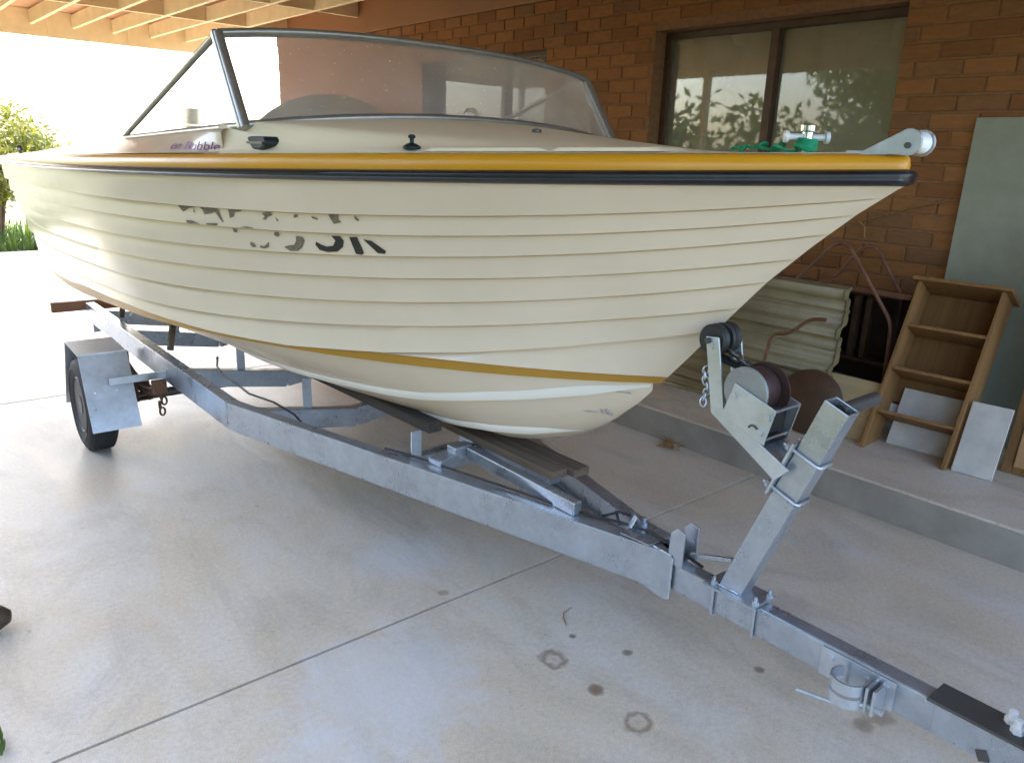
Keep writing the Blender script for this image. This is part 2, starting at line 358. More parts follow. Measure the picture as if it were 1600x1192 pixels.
for i, (s_, y, z, L) in enumerate(seen):
    if i < 300 and s_ > 0:
        o = bpy.data.objects.new('brick', brick_mesh(L)); COL.objects.link(o); o.parent = wl
        o.location = (-.003+random.uniform(-.002, .002), y, z-LED); o.rotation_euler = (random.uniform(-.006, .006), 0, random.uniform(-.008, .008))
    else:
        l = L/2; x0 = WX-.003+random.uniform(-.002, .002); h, c = .0375, .004
        mass.add([(x0, y-l+c, z-h+c), (x0, y+l-c, z-h+c), (x0, y+l-c, z+h-c), (x0, y-l+c, z+h-c), (x0+c, y-l, z-h), (x0+c, y+l, z-h), (x0+c, y+l, z+h), (x0+c, y-l, z+h), (x0+.03, y-l, z-h), (x0+.03, y+l, z-h), (x0+.03, y+l, z+h), (x0+.03, y-l, z+h)],
                 [(0, 3, 2, 1)] + [(i_, (i_+1) % 4, 4+(i_+1) % 4, 4+i_) for i_ in range(4)] + [(4+i_, 4+(i_+1) % 4, 8+(i_+1) % 4, 8+i_) for i_ in range(4)])
mass.build('brickwork', 'brick_mass', wl, kind='stuff')
for n_, (a, b, z0, z1) in enumerate(WIN):
    X = WX+.115; f = MB(); t_ = .045
    f.box((X, a+.002, z0), (X+.06, a+t_, z1)); f.box((X, b-t_, z0), (X+.06, b-.002, z1)); f.box((X+.002, a+t_, z0), (X+.062, b-t_, z0+t_)); f.box((X+.002, a+t_, z1-t_), (X+.062, b-t_, z1-.002))
    wf = f.build('window', 'dark_timber', wl, bevel=.003)
    m = 2.88 if n_ == 0 else 5.45
    MB().box((X-.008, m-.028, z0+t_), (X+.05, m+.028, z1-t_)).build('mullion', 'dark_timber', wf, bevel=.003)
    MB().box((WX-.02, a, z0-.06), (X+.02, b, z0-.003)).build('sill', 'dark_timber', wf, bevel=.004)
    MB().box((X+.035, a+t_, z0+t_), (X+.039, m-.028, z1-t_)).build('pane', 'house_glass', wf)
    MB().box((X+.022, m+.028, z0+t_), (X+.026, b-t_, z1-t_)).build('pane', 'house_glass', wf)
    rows = []
    for i in range(161):
        yy = a+.01+(b-a-.02)*i/160; dx = .004*math.sin(yy*31)+.002*math.sin(yy*77)
        if n_ == 1 and yy > b-.33: continue
        rows.append([(X+.060+dx, yy, z0), (X+.060+dx, yy, z1)])
    MB().grid(rows).build('blind', 'blind', wf, recalc=False, smooth=60)
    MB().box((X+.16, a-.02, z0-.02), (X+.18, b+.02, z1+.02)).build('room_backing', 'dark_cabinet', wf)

# ---------------------------------------------------------------- carport roof
RZ = 2.80
cr = root('carport_roof', (1.2, 3.4, 2.67), label='cream timber framed carport roof with open rafters above the boat', cat='roof')
RX = [-2.4+.4505*i for i in range(4, 15)]
RY0, RY1 = -.9, 11.37
for x in RX: MB().box((x-.021, RY0, RZ), (x+.021, RY1-.002, RZ+.15)).build('rafter', 'cream_timber', cr, bevel=.003)
NY = [9.35, 7.69, 6.03, 4.37, 2.7, 1.0, -.6]
for j, y in enumerate(NY):
    for i in range(len(RX)-1):
        MB().box((RX[i]+.022, y-.02, RZ+.004), (RX[i+1]-.022, y+.02, RZ+.146)).build('nogging', 'cream_timber', cr, bevel=.002)
    MB().box((RX[-1]+.022, y-.02, RZ+.004), (WX-.014, y+.02, RZ+.146)).build('nogging', 'cream_timber', cr, bevel=.002)
MB().box((-.64, RY1, 2.672), (WX-.014, RY1+.045, RZ+.17)).build('end_beam', 'cream_timber', cr, bevel=.003)
for i in range(len(RX)-1):
    if i % 2 == 0: MB().box((RX[i]+.16, RY1-.008, 2.676), (RX[i]+.2, RY1-.001, RZ+.148)).build('cover_strip', 'cream_timber', cr)
MB().box((-.64, RY0-.045, 2.672), (WX-.014, RY0-.002, RZ+.17)).build('end_beam', 'cream_timber', cr, bevel=.003)
MB().box((-.70, RY0-.04, 2.67), (-.645, RY1+.04, RZ+.17)).build('side_beam', 'cream_timber', cr, bevel=.003)
MB().box((-.80, RY0-.1, RZ+.172), (WX+.3, RY1+.10, RZ+.20)).build('roof_sheet', 'lining', cr)
for y in (-.8, 3.4, 7.2, 11.25): MB().box((-.675, y-.045, -.08), (-.585, y+.045, 2.668)).build('post', 'cream_timber', cr, bevel=.004)

# ================================================================== BOAT
AX0, YAW = 1.62, R(1.0)
STEMV = [0.711163, 0.796691, 0.887213, 0.986983, 1.063964, 1.147852, 1.22045, 1.283607, 1.338502, 1.430573, 1.504729, 1.595452, 1.69954, 1.829091, 2.15, 2.6, 3.2, 4.0, 5.7]
STEMZ = [1.47005, 1.408265, 1.331773, 1.23919, 1.154268, 1.059856, 0.975034, 0.910124, 0.85099, 0.770535, 0.718492, 0.668009, 0.623468, 0.589351, 0.568, 0.553, 0.542, 0.532, 0.515]
BOWV, VC, STERN = .7112, 1.30, 5.52
P_ = np.polyval
RUB = [0.000163, -0.003034, 0.020628, -0.079749, 1.518202]; RUBT = [6e-06, -0.001099, 0.013374, -0.072932, 1.547804]; YEL = [-0.00013, 0.001303, -0.00185, -0.036627, 1.556522]
CHN = [0.003867, -0.048555, 0.212371, -0.432781, 1.214354]
SK = {1: [0.001375, -0.021718, 0.123853, -0.317005, 1.621151], 2: [0.002118, -0.031242, 0.168265, -0.412873, 1.644546], 3: [0.002251, -0.03277, 0.179515, -0.462253, 1.645112],
      4: [0.002565, -0.035427, 0.189456, -0.495079, 1.621514], 5: [0.002312, -0.033822, 0.193476, -0.542839, 1.616397], 6: [0.00157, -0.025941, 0.167466, -0.529622, 1.565683]}
S7 = ([1.0, 1.25, 1.5, 1.75, 2.0, 2.375, 2.75, 3.125, 3.5, 3.875, 4.25, 4.75, 5.52], [1.130, 1.058, .996, .944, .906, .869, .854, .847, .838, .818, .803, .785, .765])
zk = lambda v: float(np.interp(v, STEMV, STEMZ))
def hg(v):
    t = min(max((3.7-v)/(3.7-BOWV), 0), 1); return max(0, .985*(1-t**2.45) - .05*min(max((v-3.7)/1.8, 0), 2)**2)
def hc(v):
    t = min(max((3.6-v)/(3.6-VC), 0), 1); return .77*(1-t**2.1) - .02*min(max((v-3.6)/1.9, 0), 2)**2
zs = lambda v: float(P_(RUB, v)); zcf = lambda v: float(P_(CHN, v))
pex = lambda v: 1.5-.5*min(max((v-2.3)/2.2, 0), 1)
qex = lambda v: .55+.40*min(max((v-2.6)/1.6, 0), 1)
def hb(v, z):
    k = zk(v); c = max(zcf(v), k) if v >= VC else k; h = hc(v) if v >= VC else 0
    if z >= c: return h + (hg(v)-h)*min(max((z-c)/max(zs(v)-c, 1e-4), 0), 1.15)**pex(v)
    return h*min(max((z-k)/max(c-k, 1e-4), 0), 1)**qex(v)
z7 = lambda v: float(np.interp(v, *S7))
def sline(k):
    if k == 0: return lambda v: zs(v)+.012
    if k <= 6: return lambda v: float(P_(SK[k], v))
    if k == 7: return z7
    if k == 8: return lambda v: min(z7(v)-.001, zcf(v)+.022+.010*min(max((v-1.3)/.5, 0), 1)+.022*min(max((v-2.1)/.8, 0), 1))
    return lambda v: zcf(v)
def stemv(f):
    lo, hi = .70, 2.0
    for _ in range(40):
        m = (lo+hi)/2
        if f(m) > zk(m): hi = m
        else: lo = m
    return (lo+hi)/2
boat = root('motor_boat', (AX0, 0, .515), -YAW, label='cream clinker style runabout boat with mustard gunwale and windscreen on trailer', cat='boat')
BASE[boat.name] = (0, 0, .515)
LAP = .020
def lapoff(v, r, v0):
    o = .002 + (LAP-.002)*r
    if r < .02: o = -.005
    elif r < .07: o = .0005
    return o*min(1, max(0, (v-v0)/.06))
NT_ = 72; ts = [0, .004, .01, .02] + [.03+.97*i/(NT_-4) for i in range(NT_-3)]
# bottom + transom + sealed topside core
hm = MB()
for sgn in (-1, 1):
    rows = []
    for r in [0, .04, .1, .2, .3, .42, .56, .7, .85, 1]:
        row = []
        for t in ts:
            v = VC+.001+(STERN-VC-.001)*t; k, c = zk(v), zcf(v); k = min(k, c); row.append((sgn*hc(v)*r**qex(v), v, k+(c-k)*r))
        rows.append(row)
    hm.grid(rows)
tr = [(hb(STERN, z), z) for z in np.linspace(zk(STERN), zcf(STERN), 8)] + [(hb(STERN, z), z) for z in np.linspace(zcf(STERN)+.02, zs(STERN), 12)]
hm.add([(-h, STERN, z) for h, z in tr] + [(h, STERN, z) for h, z in reversed(tr)], [tuple(range(2*len(tr)))])
hull = hm.build('hull', 'cream_gel', boat, smooth=35)
for sgn in (-1, 1):
    for k in range(9):
        fa, fb = sline(k), sline(k+1); rows = []
        RR = [0, .06, .3, .6, .93, 1.0] if k < 7 else [0, .5, 1]
        v0b = None
        for r in RR:
            f = lambda v: fa(v)*(1-r)+fb(v)*r; v0 = stemv(f); row = []
            for t in ts:
                v = v0+(STERN-v0)*t; z = f(v); row.append((sgn*(hb(v, z)+lapoff(v, r if k < 8 else .5, v0)), v, z))
            rows.append(row)
        v0 = stemv(fb); rows.append([(sgn*(hb(v0+(STERN-v0)*t, fb(v0+(STERN-v0)*t)) - (.005*min(1, (STERN-v0)*t/.06) if k < 7 else 0)), v0+(STERN-v0)*t, fb(v0+(STERN-v0)*t)) for t in ts])
        MB().grid(rows).build('boot_stripe' if k == 8 else 'strake', 'ochre_gel' if k == 8 else 'cream_gel', hull, smooth=35)
    for nm, RV, RZv in (('spray_rail', [1.305, 1.5, 1.625, 1.75, 1.875, 2, 2.125, 2.25, 2.5, 3, 4, 5.45], [.905, .86, .827, .801, .773, .748, .735, .727, .715, .69, .635, .60]),
                        ('spray_rail', [1.53, 1.625, 1.75, 1.875, 2, 2.5, 3.5, 5.45], [.712, .697, .673, .655, .63, .605, .58, .56])):
        rows = []
        for v in np.concatenate([np.linspace(RV[0], 2.4, 30), np.linspace(2.45, 5.45, 30)]):
            z = float(np.interp(v, RV, RZv)); h = hb(v, z); d_ = Vector((hb(v, z+.01)-hb(v, z-.01), .02)).normalized(); n_ = Vector((d_.y, -d_.x)); e = min(1, (v-RV[0])/.15); c0 = Vector((h, z))
            w_ = .25+.75*e; q = [c0+d_*.014*w_+n_*.0005, c0+d_*.010*w_+n_*.006*e, c0+n_*.011*e, c0-d_*.012*w_+n_*.013*e, c0-d_*.017*w_-n_*.001]
            rows.append([(sgn*p.x, v, p.y) for p in q])
        MB().grid(rows).build(nm, 'rail_highlight_gel', hull, smooth=50)  # whiter than the hull: highlight on the rounded rails put into the colour
# gunwale sweep helper: profile (outward offset, z function)
GV = [BOWV+.0005+ (STERN-BOWV)*((i/70)**1.6) for i in range(71)]; GV = [min(v, STERN) for v in GV]
def gpath(v, off):
    e = 1e-3; h = hg(v); dh = (hg(v+e)-hg(max(v-e, BOWV)))/(e+min(e, v-BOWV+1e-9)); n = Vector((1, -dh)).normalized()
    return h+off*n.x, v+off*n.y
def gsweep(prof, name, mat, parent, close=True, smooth=40):
    m = MB(); rows = []
    for sgn, seq in ((-1, list(reversed(GV))), (1, GV[1:])):
        for v in seq:
            row = []
            for off, zf in prof:
                a, b = gpath(v, off)
                if v < BOWV+.03:      # blunt the very tip
                    b = max(b, BOWV-.9*max(off, 0)); 
                a = max(a, 0) if v > BOWV+.001 else 0
                row.append((sgn*a, b, zf(v)))
            if close: row.append(row[0])
            rows.append(row)
    m.grid(rows); return m.build(name, mat, parent, smooth=smooth)
rb = lambda f: (lambda v: float(P_(RUB, v))*(1-f)+float(P_(RUBT, v))*f)
rub = gsweep([(-.012, rb(-.02)), (.008, rb(-.04)), (.022, rb(.08)), (.03, rb(.3)), (.028, rb(.45)), (.031, rb(.62)), (.026, rb(.85)), (.012, rb(1.0)), (-.012, rb(1.02))], 'rub_rail', 'rub_black', boat, smooth=70)
yl = lambda f: (lambda v: float(P_(RUBT, v))*(1-f)+float(P_(YEL, v))*f)
gsweep([(-.02, yl(-.1)), (.010, yl(-.1)), (.011, yl(.3)), (.007, yl(.75)), (-.002, yl(.97)), (-.018, yl(1.03)), (-.03, yl(1.02))], 'gunwale_moulding', 'yellow_gel', boat, close=False, smooth=60)
# deck
sh = lambda v: .072*min(max((v-1.25)/.95, 0), 1)**1.3
cm = lambda v: .003+.049*min(max((v-1.0)/1.1, 0), 1)
def smooth(t): t = min(max(t, 0), 1); return t*t*(3-2*t)
def deckz(u, v):
    h = max(hg(v)-.026, 1e-3); f = min(abs(u)/h, 1); edge = .055/max(h, .06); ramp = (.11-.075*min(max((v-1.5)/.7, 0), 1))/max(h, .2)
    return float(P_(YEL, v))+.002 + (.002+.006*min(max((v-1.1)/.4, 0), 1))*smooth((1-f)/max(edge*.4, .01)) + sh(v)*smooth((1-f-edge*.3)/max(ramp, .02)) + cm(v)*(1-f*f)
rows = []
for v in np.concatenate([np.linspace(BOWV+.035, 1.2, 16), np.linspace(1.25, 2.36, 30)]):
    h = hg(v)-.024; rows.append([(h*s, v, deckz(h*s, v)) for s in [-1, -.985, -.97, -.95, -.93, -.91, -.89, -.87, -.84, -.8, -.7, -.5, -.25, 0, .25, .5, .7, .8, .84, .87, .89, .91, .93, .95, .97, .985, 1]])
deck = MB().grid(rows).build('deck', 'deck_gel', boat, smooth=50)
CO = ([2.0, 2.215, 3.44, 4.2, 5.0, 5.52], [1.545, 1.549, 1.507, 1.478, 1.442, 1.418])
coz = lambda v: float(np.interp(v, *CO))
for sgn in (-1, 1):
    rows = []
    for v in np.linspace(2.30, STERN, 50):
        g_o = hg(v)-.024; ut = min(.80, g_o-.03) if v < 4 else .80-.02*(v-4); zy = float(P_(YEL, v))
        rows.append([(sgn*g_o, v, zy+.004), (sgn*(g_o-.022), v, zy+.012), (sgn*(ut+.012), v, coz(v)-.01), (sgn*ut, v, coz(v)), (sgn*(ut-.05), v, coz(v)-.002), (sgn*(ut-.06), v, coz(v)-.012), (sgn*min(ut-.075, hb(v, .96)-.03), v, .95)])
    MB().grid(rows).build('coaming', 'cream_gel', boat, smooth=50)
bm_ = MB().add([(-.74, 2.36, 1.52), (-.4, 2.36, 1.58), (.4, 2.36, 1.58), (.74, 2.36, 1.52), (.70, 2.37, 1.35), (.52, 2.4, .96), (-.52, 2.4, .96), (-.70, 2.37, 1.35)], [(0, 1, 2, 3, 4, 5, 6, 7)]).build('bulkhead', 'deck_gel', boat)
MB().grid([[(s_*(hb(v, .93)-.03), v, .94) for s_ in (-1, -.5, 0, .5, 1)] for v in np.linspace(2.38, 5.46, 20)]).build('cockpit_sole', 'deck_gel', boat, recalc=False)
MB().box((-.72, 5.44, .95), (.72, 5.5, 1.36)).build('stern_bulkhead', 'cream_gel', boat)
# raised strips added where the rounded deck shoulder only reflects white
for sgn in (-1, 1):
  for va, vb in ((1.335, 1.62), (1.12, 1.33)):
    rows = []
    for i, v in enumerate(np.linspace(va, vb, 14)):
        h = hg(v)-.03; e = 0 if i in (0, 13) else 1; z = float(P_(YEL, v))+.006
        rows.append([(sgn*h, v, z), (sgn*(h-.004), v, z+.007*e+.001), (sgn*(h-.03), v, z+.010*e+.001), (sgn*(h-.11), v, z+.009*e+.001), (sgn*(h-.115), v, z)])
    MB().grid(rows).build('shoulder_glint', 'deck_gel', boat, smooth=40)
# windscreen
def wsb(s): e = abs(s)**2.142; return Vector((.75*s, 2.219-.119*(1-e), 1.549+.051*(1-e)))
def wst(s): e = abs(s)**2.6; return Vector((.743*s, 2.405-.03*(1-e), 1.812+.042*(1-e)))
ss = np.linspace(-1, 1, 41)
ws = MB().tube([wst(s) for s in ss], .011, 8).tube([wst(s)+Vector((0, .012, -.006)) for s in ss], .009, 6).build('windscreen', 'alu', boat, smooth=50)
MB().tube([wsb(s)+Vector((0, 0, .008)) for s in ss], .011, 8).tube([wsb(s)+Vector((0, .012, .0)) for s in ss], .010, 6).build('base_frame', 'alu', ws, smooth=50)
MB().grid([[wsb(s)+Vector((0, 0, .012)) for s in ss], [(wsb(s)+wst(s))/2 for s in ss], [wst(s)-Vector((0, .002, .004)) for s in ss]]).build('pane', 'perspex', ws, recalc=False, smooth=60)
for sg in (-1, 1):
    b, t, q = wsb(sg), wst(sg), Vector((.772*sg, 3.44, 1.512))
    pm = MB().tube([b+Vector((0, -.008, 0)), t+Vector((0, -.006, 0))], .014, 10).tube([b+Vector((0, .016, 0)), t+Vector((0, .016, 0))], .014, 10).tube([b+Vector((sg*.008, .004, 0)), t+Vector((sg*.008, .005, .004))], .009, 8)
    pm.build('corner_post', 'alu', ws, smooth=50)
    MB().tube([t, t+(q-t)*.5, q], .010, 8).build('wing_frame', 'alu', ws, smooth=50)
    MB().tube([b+Vector((0, .01, .006)), q], .0115, 8).build('wing_base', 'alu', ws, smooth=50)
    MB().add([b+Vector((0, .02, .012)), t+Vector((0, .012, -.008)), q+Vector((0, -.01, .006))], [(0, 1, 2)]).build('pane', 'perspex', ws, recalc=False)
# dash hood seen through the screen
rows = []
for i in range(9):
    th = math.pi*i/16
    rows.append([(-.2+.36*c*math.cos(th*.55), 2.80+.18*math.sin(th)-.05, 1.42+.275*math.sqrt(max(0, 1-c*c))*math.cos(th*.9)) for c in np.linspace(-1, 1, 25)])
MB().grid(rows).build('dash_hood', 'olive_vinyl', boat, smooth=60)
sp = [(.0, 0), (.05, 0), (.055, .05), (.09, .3), (.092, .33), (.07, .36), (.0, .365)]
seat = MB().box((-.30, 4.25, .9), (.14, 4.7, 1.30)).build('seat', 'blue_vinyl', boat, bevel=.04)
MB().box((-.28, 4.58, 1.31), (.12, 4.70, 1.60)).build('seat_back', 'blue_vinyl', seat, bevel=.05)
MB().box((-.17, 4.58, 1.605), (.01, 4.68, 1.69)).build('head_rest', 'blue_vinyl', seat, bevel=.035)
ch = MB().tube([(.33, 2.66, 1.60), (.33, 2.66, 1.655), (.345, 2.66, 1.672), (.375, 2.66, 1.672), (.39, 2.66, 1.655), (.39, 2.66, 1.60)], .009, 8).build('grab_handle', 'chrome', boat, smooth=50)
MB().box((.28, 2.50, 1.585), (.44, 2.72, 1.60)).build('instrument_pad', 'deck_gel', boat, bevel=.004)
# fittings on the coaming
gz = lambda u, v: None
def cside(v, z):       # outer face of near coaming / shoulder
    if v < 2.3:
        lo, hi = .3, hg(v)-.026
        for _ in range(40):
            m = (lo+hi)/2
            if deckz(m, v) > z: lo = m
            else: hi = m
        return -(lo+hi)/2
    g_o = hg(v)-.024; ut = min(.80, g_o-.03); zy = float(P_(YEL, v)); f = (z-zy-.012)/(coz(v)-.01-zy-.012); return -((g_o-.022)*(1-f)+(ut+.012)*f)
pl_ = [(cside(2.25, z)-.004, z) for z in (1.482, 1.54)]
MB().add([(-.845+.0, 2.08, 1.480), (-.84, 2.34, 1.477), (-.812, 2.34, 1.53), (-.80, 2.08, 1.535)], [(0, 1, 2, 3)]).v
vu = cside(2.16, 1.508)-.012
ven = MB().prism([(vu, 2.225, 1.496), (vu, 2.235, 1.512), (vu, 2.225, 1.527), (vu, 2.10, 1.527), (vu, 2.085, 1.515), (vu, 2.088, 1.502), (vu, 2.12, 1.492), (vu, 2.18, 1.489)], (.05, 0, 0)).build('air_vent', 'black_plastic', boat, bevel=.008)
MB().box((vu-.004, 2.10, 1.507), (vu-.001, 2.215, 1.513)).build('vent_slot', 'dark_steel', ven)
cu = cside(1.67, 1.5)
MB().lathe([(.022, 0), (.022, .006), (.012, .012), (.005, .014), (.005, .024), (.009, .026), (.009, .031), (.004, .034)], (-hg(1.66)+.045, 1.66, float(P_(YEL, 1.66))+.012), (0, 0, 1), 14).build('deck_stud', 'black_plastic', boat, smooth=40)
MB().lathe([(.014, 0), (.014, .008), (.006, .010), (.0, .011)], (-.10, 1.72, deckz(-.10, 1.72)), (0, 0, 1), 12).build('deck_filler', 'dark_steel', boat, smooth=40)
MB().lathe([(.006, 0), (.006, .02), (.011, .022), (.011, .04), (.004, .043)], (-hg(5.1)+.06, 5.1, float(P_(YEL, 5.1))+.012), (0, 0, 1), 12).tube([(-hg(5.1)+.06, 5.04, 1.44), (-hg(5.1)+.06, 5.16, 1.44)], .008, 8).build('cleat', 'dark_steel', boat, smooth=40)
# bow roller
c_ = []
for a in np.linspace(-20, 200, 12): pass
prof = [(.700+.027*math.sin(R(a)), 1.552+.025*math.cos(R(a))) for a in range(-50, 150, 20)]
pf = [(.815, 1.534), (.825, 1.531), (.73, 1.528)] + [(.700-.026*math.cos(R(a)), 1.552-.026*math.sin(R(a))) for a in (250, 275, 300, 330, 0, 30, 60, 90, 120)][::-1]
pf = [(.826, 1.536), (.79, 1.536)] + [(.702+.026*math.cos(R(a)), 1.553+.026*math.sin(R(a))) for a in range(50, 291, 24)] + [(.75, 1.530), (.826, 1.530)]
brk = MB().prism([(-.032, v, z) for v, z in pf], (.005, 0, 0)).build('bow_roller', 'galv', boat, bevel=.0015)
MB().prism([(.027, v, z) for v, z in pf], (.005, 0, 0)).build('cheek_plate', 'galv', brk, bevel=.0015)
MB().box((-.034, .74, 1.5285), (.034, .83, 1.5315)).build('base_plate', 'galv', brk)
MB().lathe([(.006, -.036), (.006, .036)], (0, .702, 1.547), (1, 0, 0), 10).build('pin', 'dark_steel', brk)
MB().lathe([(.021, -.025), (.014, -.012), (.012, 0), (.014, .012), (.021, .025)], (0, .702, 1.553), (1, 0, 0), 16).build('roller', 'chrome_white', brk, smooth=50)
# samson post
sm = MB().lathe([(.024, 0), (.024, .006), (.013, .010), (.012, .052), (.017, .055), (.017, .066), (.006, .07)], (0, .935, 1.520), (0, 0, 1), 16).build('samson_post', 'chrome', boat, smooth=40)
MB().lathe([(.004, -.05), (.013, -.048), (.013, -.040), (.007, -.037), (.007, .037), (.013, .040), (.013, .048), (.004, .05)], (0, .938, 1.562), Vector((.75, -.66, 0)), 14).build('cross_bar', 'chrome_white', sm, smooth=40)
# remains of painted registration letters
LET = [[(2.116,1.256),(2.091,1.255),(2.09,1.245),(2.11,1.224),(2.135,1.21),(2.164,1.208),(2.182,1.218),(2.161,1.225),(2.138,1.228),(2.123,1.242)],[(1.985,1.268),(1.956,1.269),(1.95,1.257),(1.963,1.238),(1.988,1.223),(2.023,1.218),(2.049,1.222),(2.057,1.236),(2.049,1.246),(2.036,1.239),(2.018,1.234),(1.995,1.239),(1.979,1.255)],[(1.927,1.269),(1.901,1.272),(1.901,1.227),(1.911,1.221),(1.929,1.222)],[(1.885,1.267),(1.861,1.265),(1.829,1.239),(1.836,1.231),(1.857,1.231)],[(2.197,1.259),(2.179,1.262),(2.179,1.252),(2.191,1.247),(2.201,1.252)],[(2.318,1.221),(2.304,1.219),(2.3,1.208),(2.317,1.204),(2.324,1.211)],[(2.281,1.214),(2.267,1.211),(2.235,1.229),(2.246,1.211),(2.266,1.205),(2.286,1.206)],[(2.58,1.314),(2.491,1.32),(2.491,1.313),(2.521,1.309),(2.562,1.294),(2.571,1.3)],[(2.494,1.313),(2.501,1.296),(2.508,1.297)],[(2.468,1.319),(2.379,1.322),(2.376,1.309),(2.374,1.276),(2.381,1.277),(2.395,1.305),(2.418,1.299),(2.455,1.294),(2.453,1.309)],[(2.567,1.268),(2.532,1.269),(2.496,1.261),(2.51,1.256),(2.549,1.254),(2.569,1.259)],[(2.467,1.266),(2.405,1.271),(2.413,1.26),(2.435,1.257),(2.464,1.259)],[(2.374,1.258),(2.353,1.255),(2.36,1.245),(2.373,1.246)],[(2.328,1.317),(2.282,1.324),(2.264,1.322),(2.275,1.315),(2.302,1.312),(2.316,1.297),(2.337,1.291),(2.331,1.305)],[(2.316,1.265),(2.279,1.271),(2.25,1.27),(2.252,1.265),(2.287,1.263)],[(2.187,1.316),(2.153,1.322),(2.146,1.314),(2.167,1.308),(2.181,1.298),(2.196,1.298),(2.179,1.308)],[(2.138,1.31),(2.131,1.299),(2.141,1.297)],[(2.062,1.322),(2.049,1.322),(2.053,1.315),(2.069,1.312)],[(2.002,1.322),(1.983,1.317),(1.987,1.312),(2.003,1.316)],[(1.942,1.33),(1.907,1.333),(1.916,1.318),(1.909,1.312),(1.937,1.305),(1.941,1.32)],[(1.858,1.334),(1.849,1.323),(1.855,1.318),(1.862,1.326)]]
def lapat(v, z):
    for k in range(8):
        a, b = sline(k)(v), sline(k+1)(v)
        if z <= a and z >= b: return .002+(LAP-.002)*(a-z)/max(a-b, 1e-4)
    return .002
for poly in LET:
    # keep each fragment inside its own strake
    vm = sum(p[0] for p in poly)/len(poly); zm = sum(p[1] for p in poly)/len(poly); kk = 1
    for k in range(8):
        if sline(k)(vm) >= zm >= sline(k+1)(vm): kk = k
    q = []
    for v, z in poly:
        z = min(max(z, sline(kk+1)(v)+.002), sline(kk)(v)-.002); q.append((-(hb(v, z)+lapat(v, z)+.0022), v, z))
    MB().add(q, [tuple(range(len(q)))]).build('letter_fragment', 'letter_black' if (kk == 2 and vm < 2.13) or (1.87 < vm < 1.92) else 'letter_faded', hull, recalc=False)
# scuffs on the forefoot
for v, z, a, b in ((1.47, .795, .020, .003), (1.44, .80, .004, .010), (1.425, .80, .008, .014), (1.37, .875, .02, .003), (1.395, .885, .014, .003)):
    q = [(-(hb(v+dv*a, z+dz*b)+.0025), v+dv*a, z+dz*b) for dv, dz in ((-1, -.4), (-.2, -1), (.9, -.5), (1, .3), (.3, 1), (-.7, .6))]
    MB().add(q, [tuple(range(6))]).build('scuff_mark', 'scuff', hull, recalc=False)
# purple boat name on the coaming
tc = bpy.data.curves.new('name_text', 'FONT'); tc.body = 'en Rubble'; tc.size = .040; tc.shear = .3; tc.extrude = .0004
to = bpy.data.objects.new('t', tc); COL.objects.link(to); dg = bpy.context.evaluated_depsgraph_get()
tme = bpy.data.meshes.new_from_object(to.evaluated_get(dg)); COL.objects.unlink(to); bpy.data.objects.remove(to)
xs = [p.co.x for p in tme.vertices]; x0, x1 = min(xs), max(xs)
for p in tme.vertices:
    f = (p.co.x-x0)/(x1-x0); v = 2.585-.275*f; z = 1.484+.001*f+p.co.y*.85; u = cside(max(v, 2.302), z)-.0025-p.co.z; p.co = (u, v, z-.515)
tme.materials.clear(); tme.materials.append(MAT['purple_print']); tn = bpy.data.objects.new('name_lettering', tme); COL.objects.link(tn); tn.parent = boat; tn['kind'] = 'stuff'

# green mooring rope round the samson post
def wpt(u, v, z): return (AX0+math.cos(YAW)*u+math.sin(YAW)*v, -math.sin(YAW)*u+math.cos(YAW)*v, z)
rp = []
for i in range(90):
    t = i/89; rp.append(Vector(wpt(-.02+.018*math.sin(t*25)+.01*math.sin(t*61), 1.115-.20*t+.012*math.sin(t*31), 1.533+.005*math.sin(t*23)+.004*math.sin(t*57)+.008*t*(1-t)*4)))
m = MB().tube(rp, .0036, 7)
for k in range(4): m.tube([Vector(wpt(.019*math.cos(a), .935+.019*math.sin(a), 1.538+.006*k+.002*math.sin(a))) for a in np.linspace(0, 2*math.pi, 20)[:-1]], .0045, 6, closed=True)
tag(m.build('mooring_rope', 'rope_green', None, smooth=60), 'green rope knotted round the post on the bow deck', 'rope')

# ================================================================== TRAILER
tl = root('boat_trailer', (AX0, 0, 0), -YAW, label='silver painted single axle boat trailer with winch post and drawbar', cat='trailer'); BASE[tl.name] = (0, 0, 0)
UC = -.027
def channel(path, z0, z1, wd, th, inward, name, mat, flat=False):
    """C channel swept along outer-edge path (u,v); inward = +1/-1 in u"""
    n = len(path); prof = [(0, z0), (0, z1), (wd, z1), (wd, z1-th), (th, z1-th), (th, z0+th), (wd, z0+th), (wd, z0)]; rows = []
    for i in range(n):
        d1 = (Vector(path[i])-Vector(path[i-1])).normalized() if i else None; d2 = (Vector(path[i+1])-Vector(path[i])).normalized() if i < n-1 else None
        nn = []
        for d in (d1, d2):
            if d is not None:
                q = Vector((d.y, -d.x)); q = q if q.x*inward > 0 else -q; nn.append(q)
        if len(nn) == 2: b = (nn[0]+nn[1]).normalized(); b = b/b.dot(nn[0])
        else: b = nn[0]
        rows.append([(path[i][0]+b.x*w_, path[i][1]+b.y*w_, z) for w_, z in prof])
    m = MB(); k = len(prof)
    for r in rows: m.v += [tuple(map(float, p)) for p in r]
    for i in range(n-1):
        for j in range(k): m.f.append((i*k+j, i*k+(j+1) % k, (i+1)*k+(j+1) % k, (i+1)*k+j))
    m.f += [tuple(range(k)), tuple(range((n-1)*k, n*k))]
    return m.build(name, mat, tl, bevel=.0045)
ZR0, ZR1 = .362, .48
MB().box((UC-.025, -.06, .372), (UC+.025, 1.62, .45)).build('drawbar', 'silver_paint', tl, bevel=.006)
HW = .54
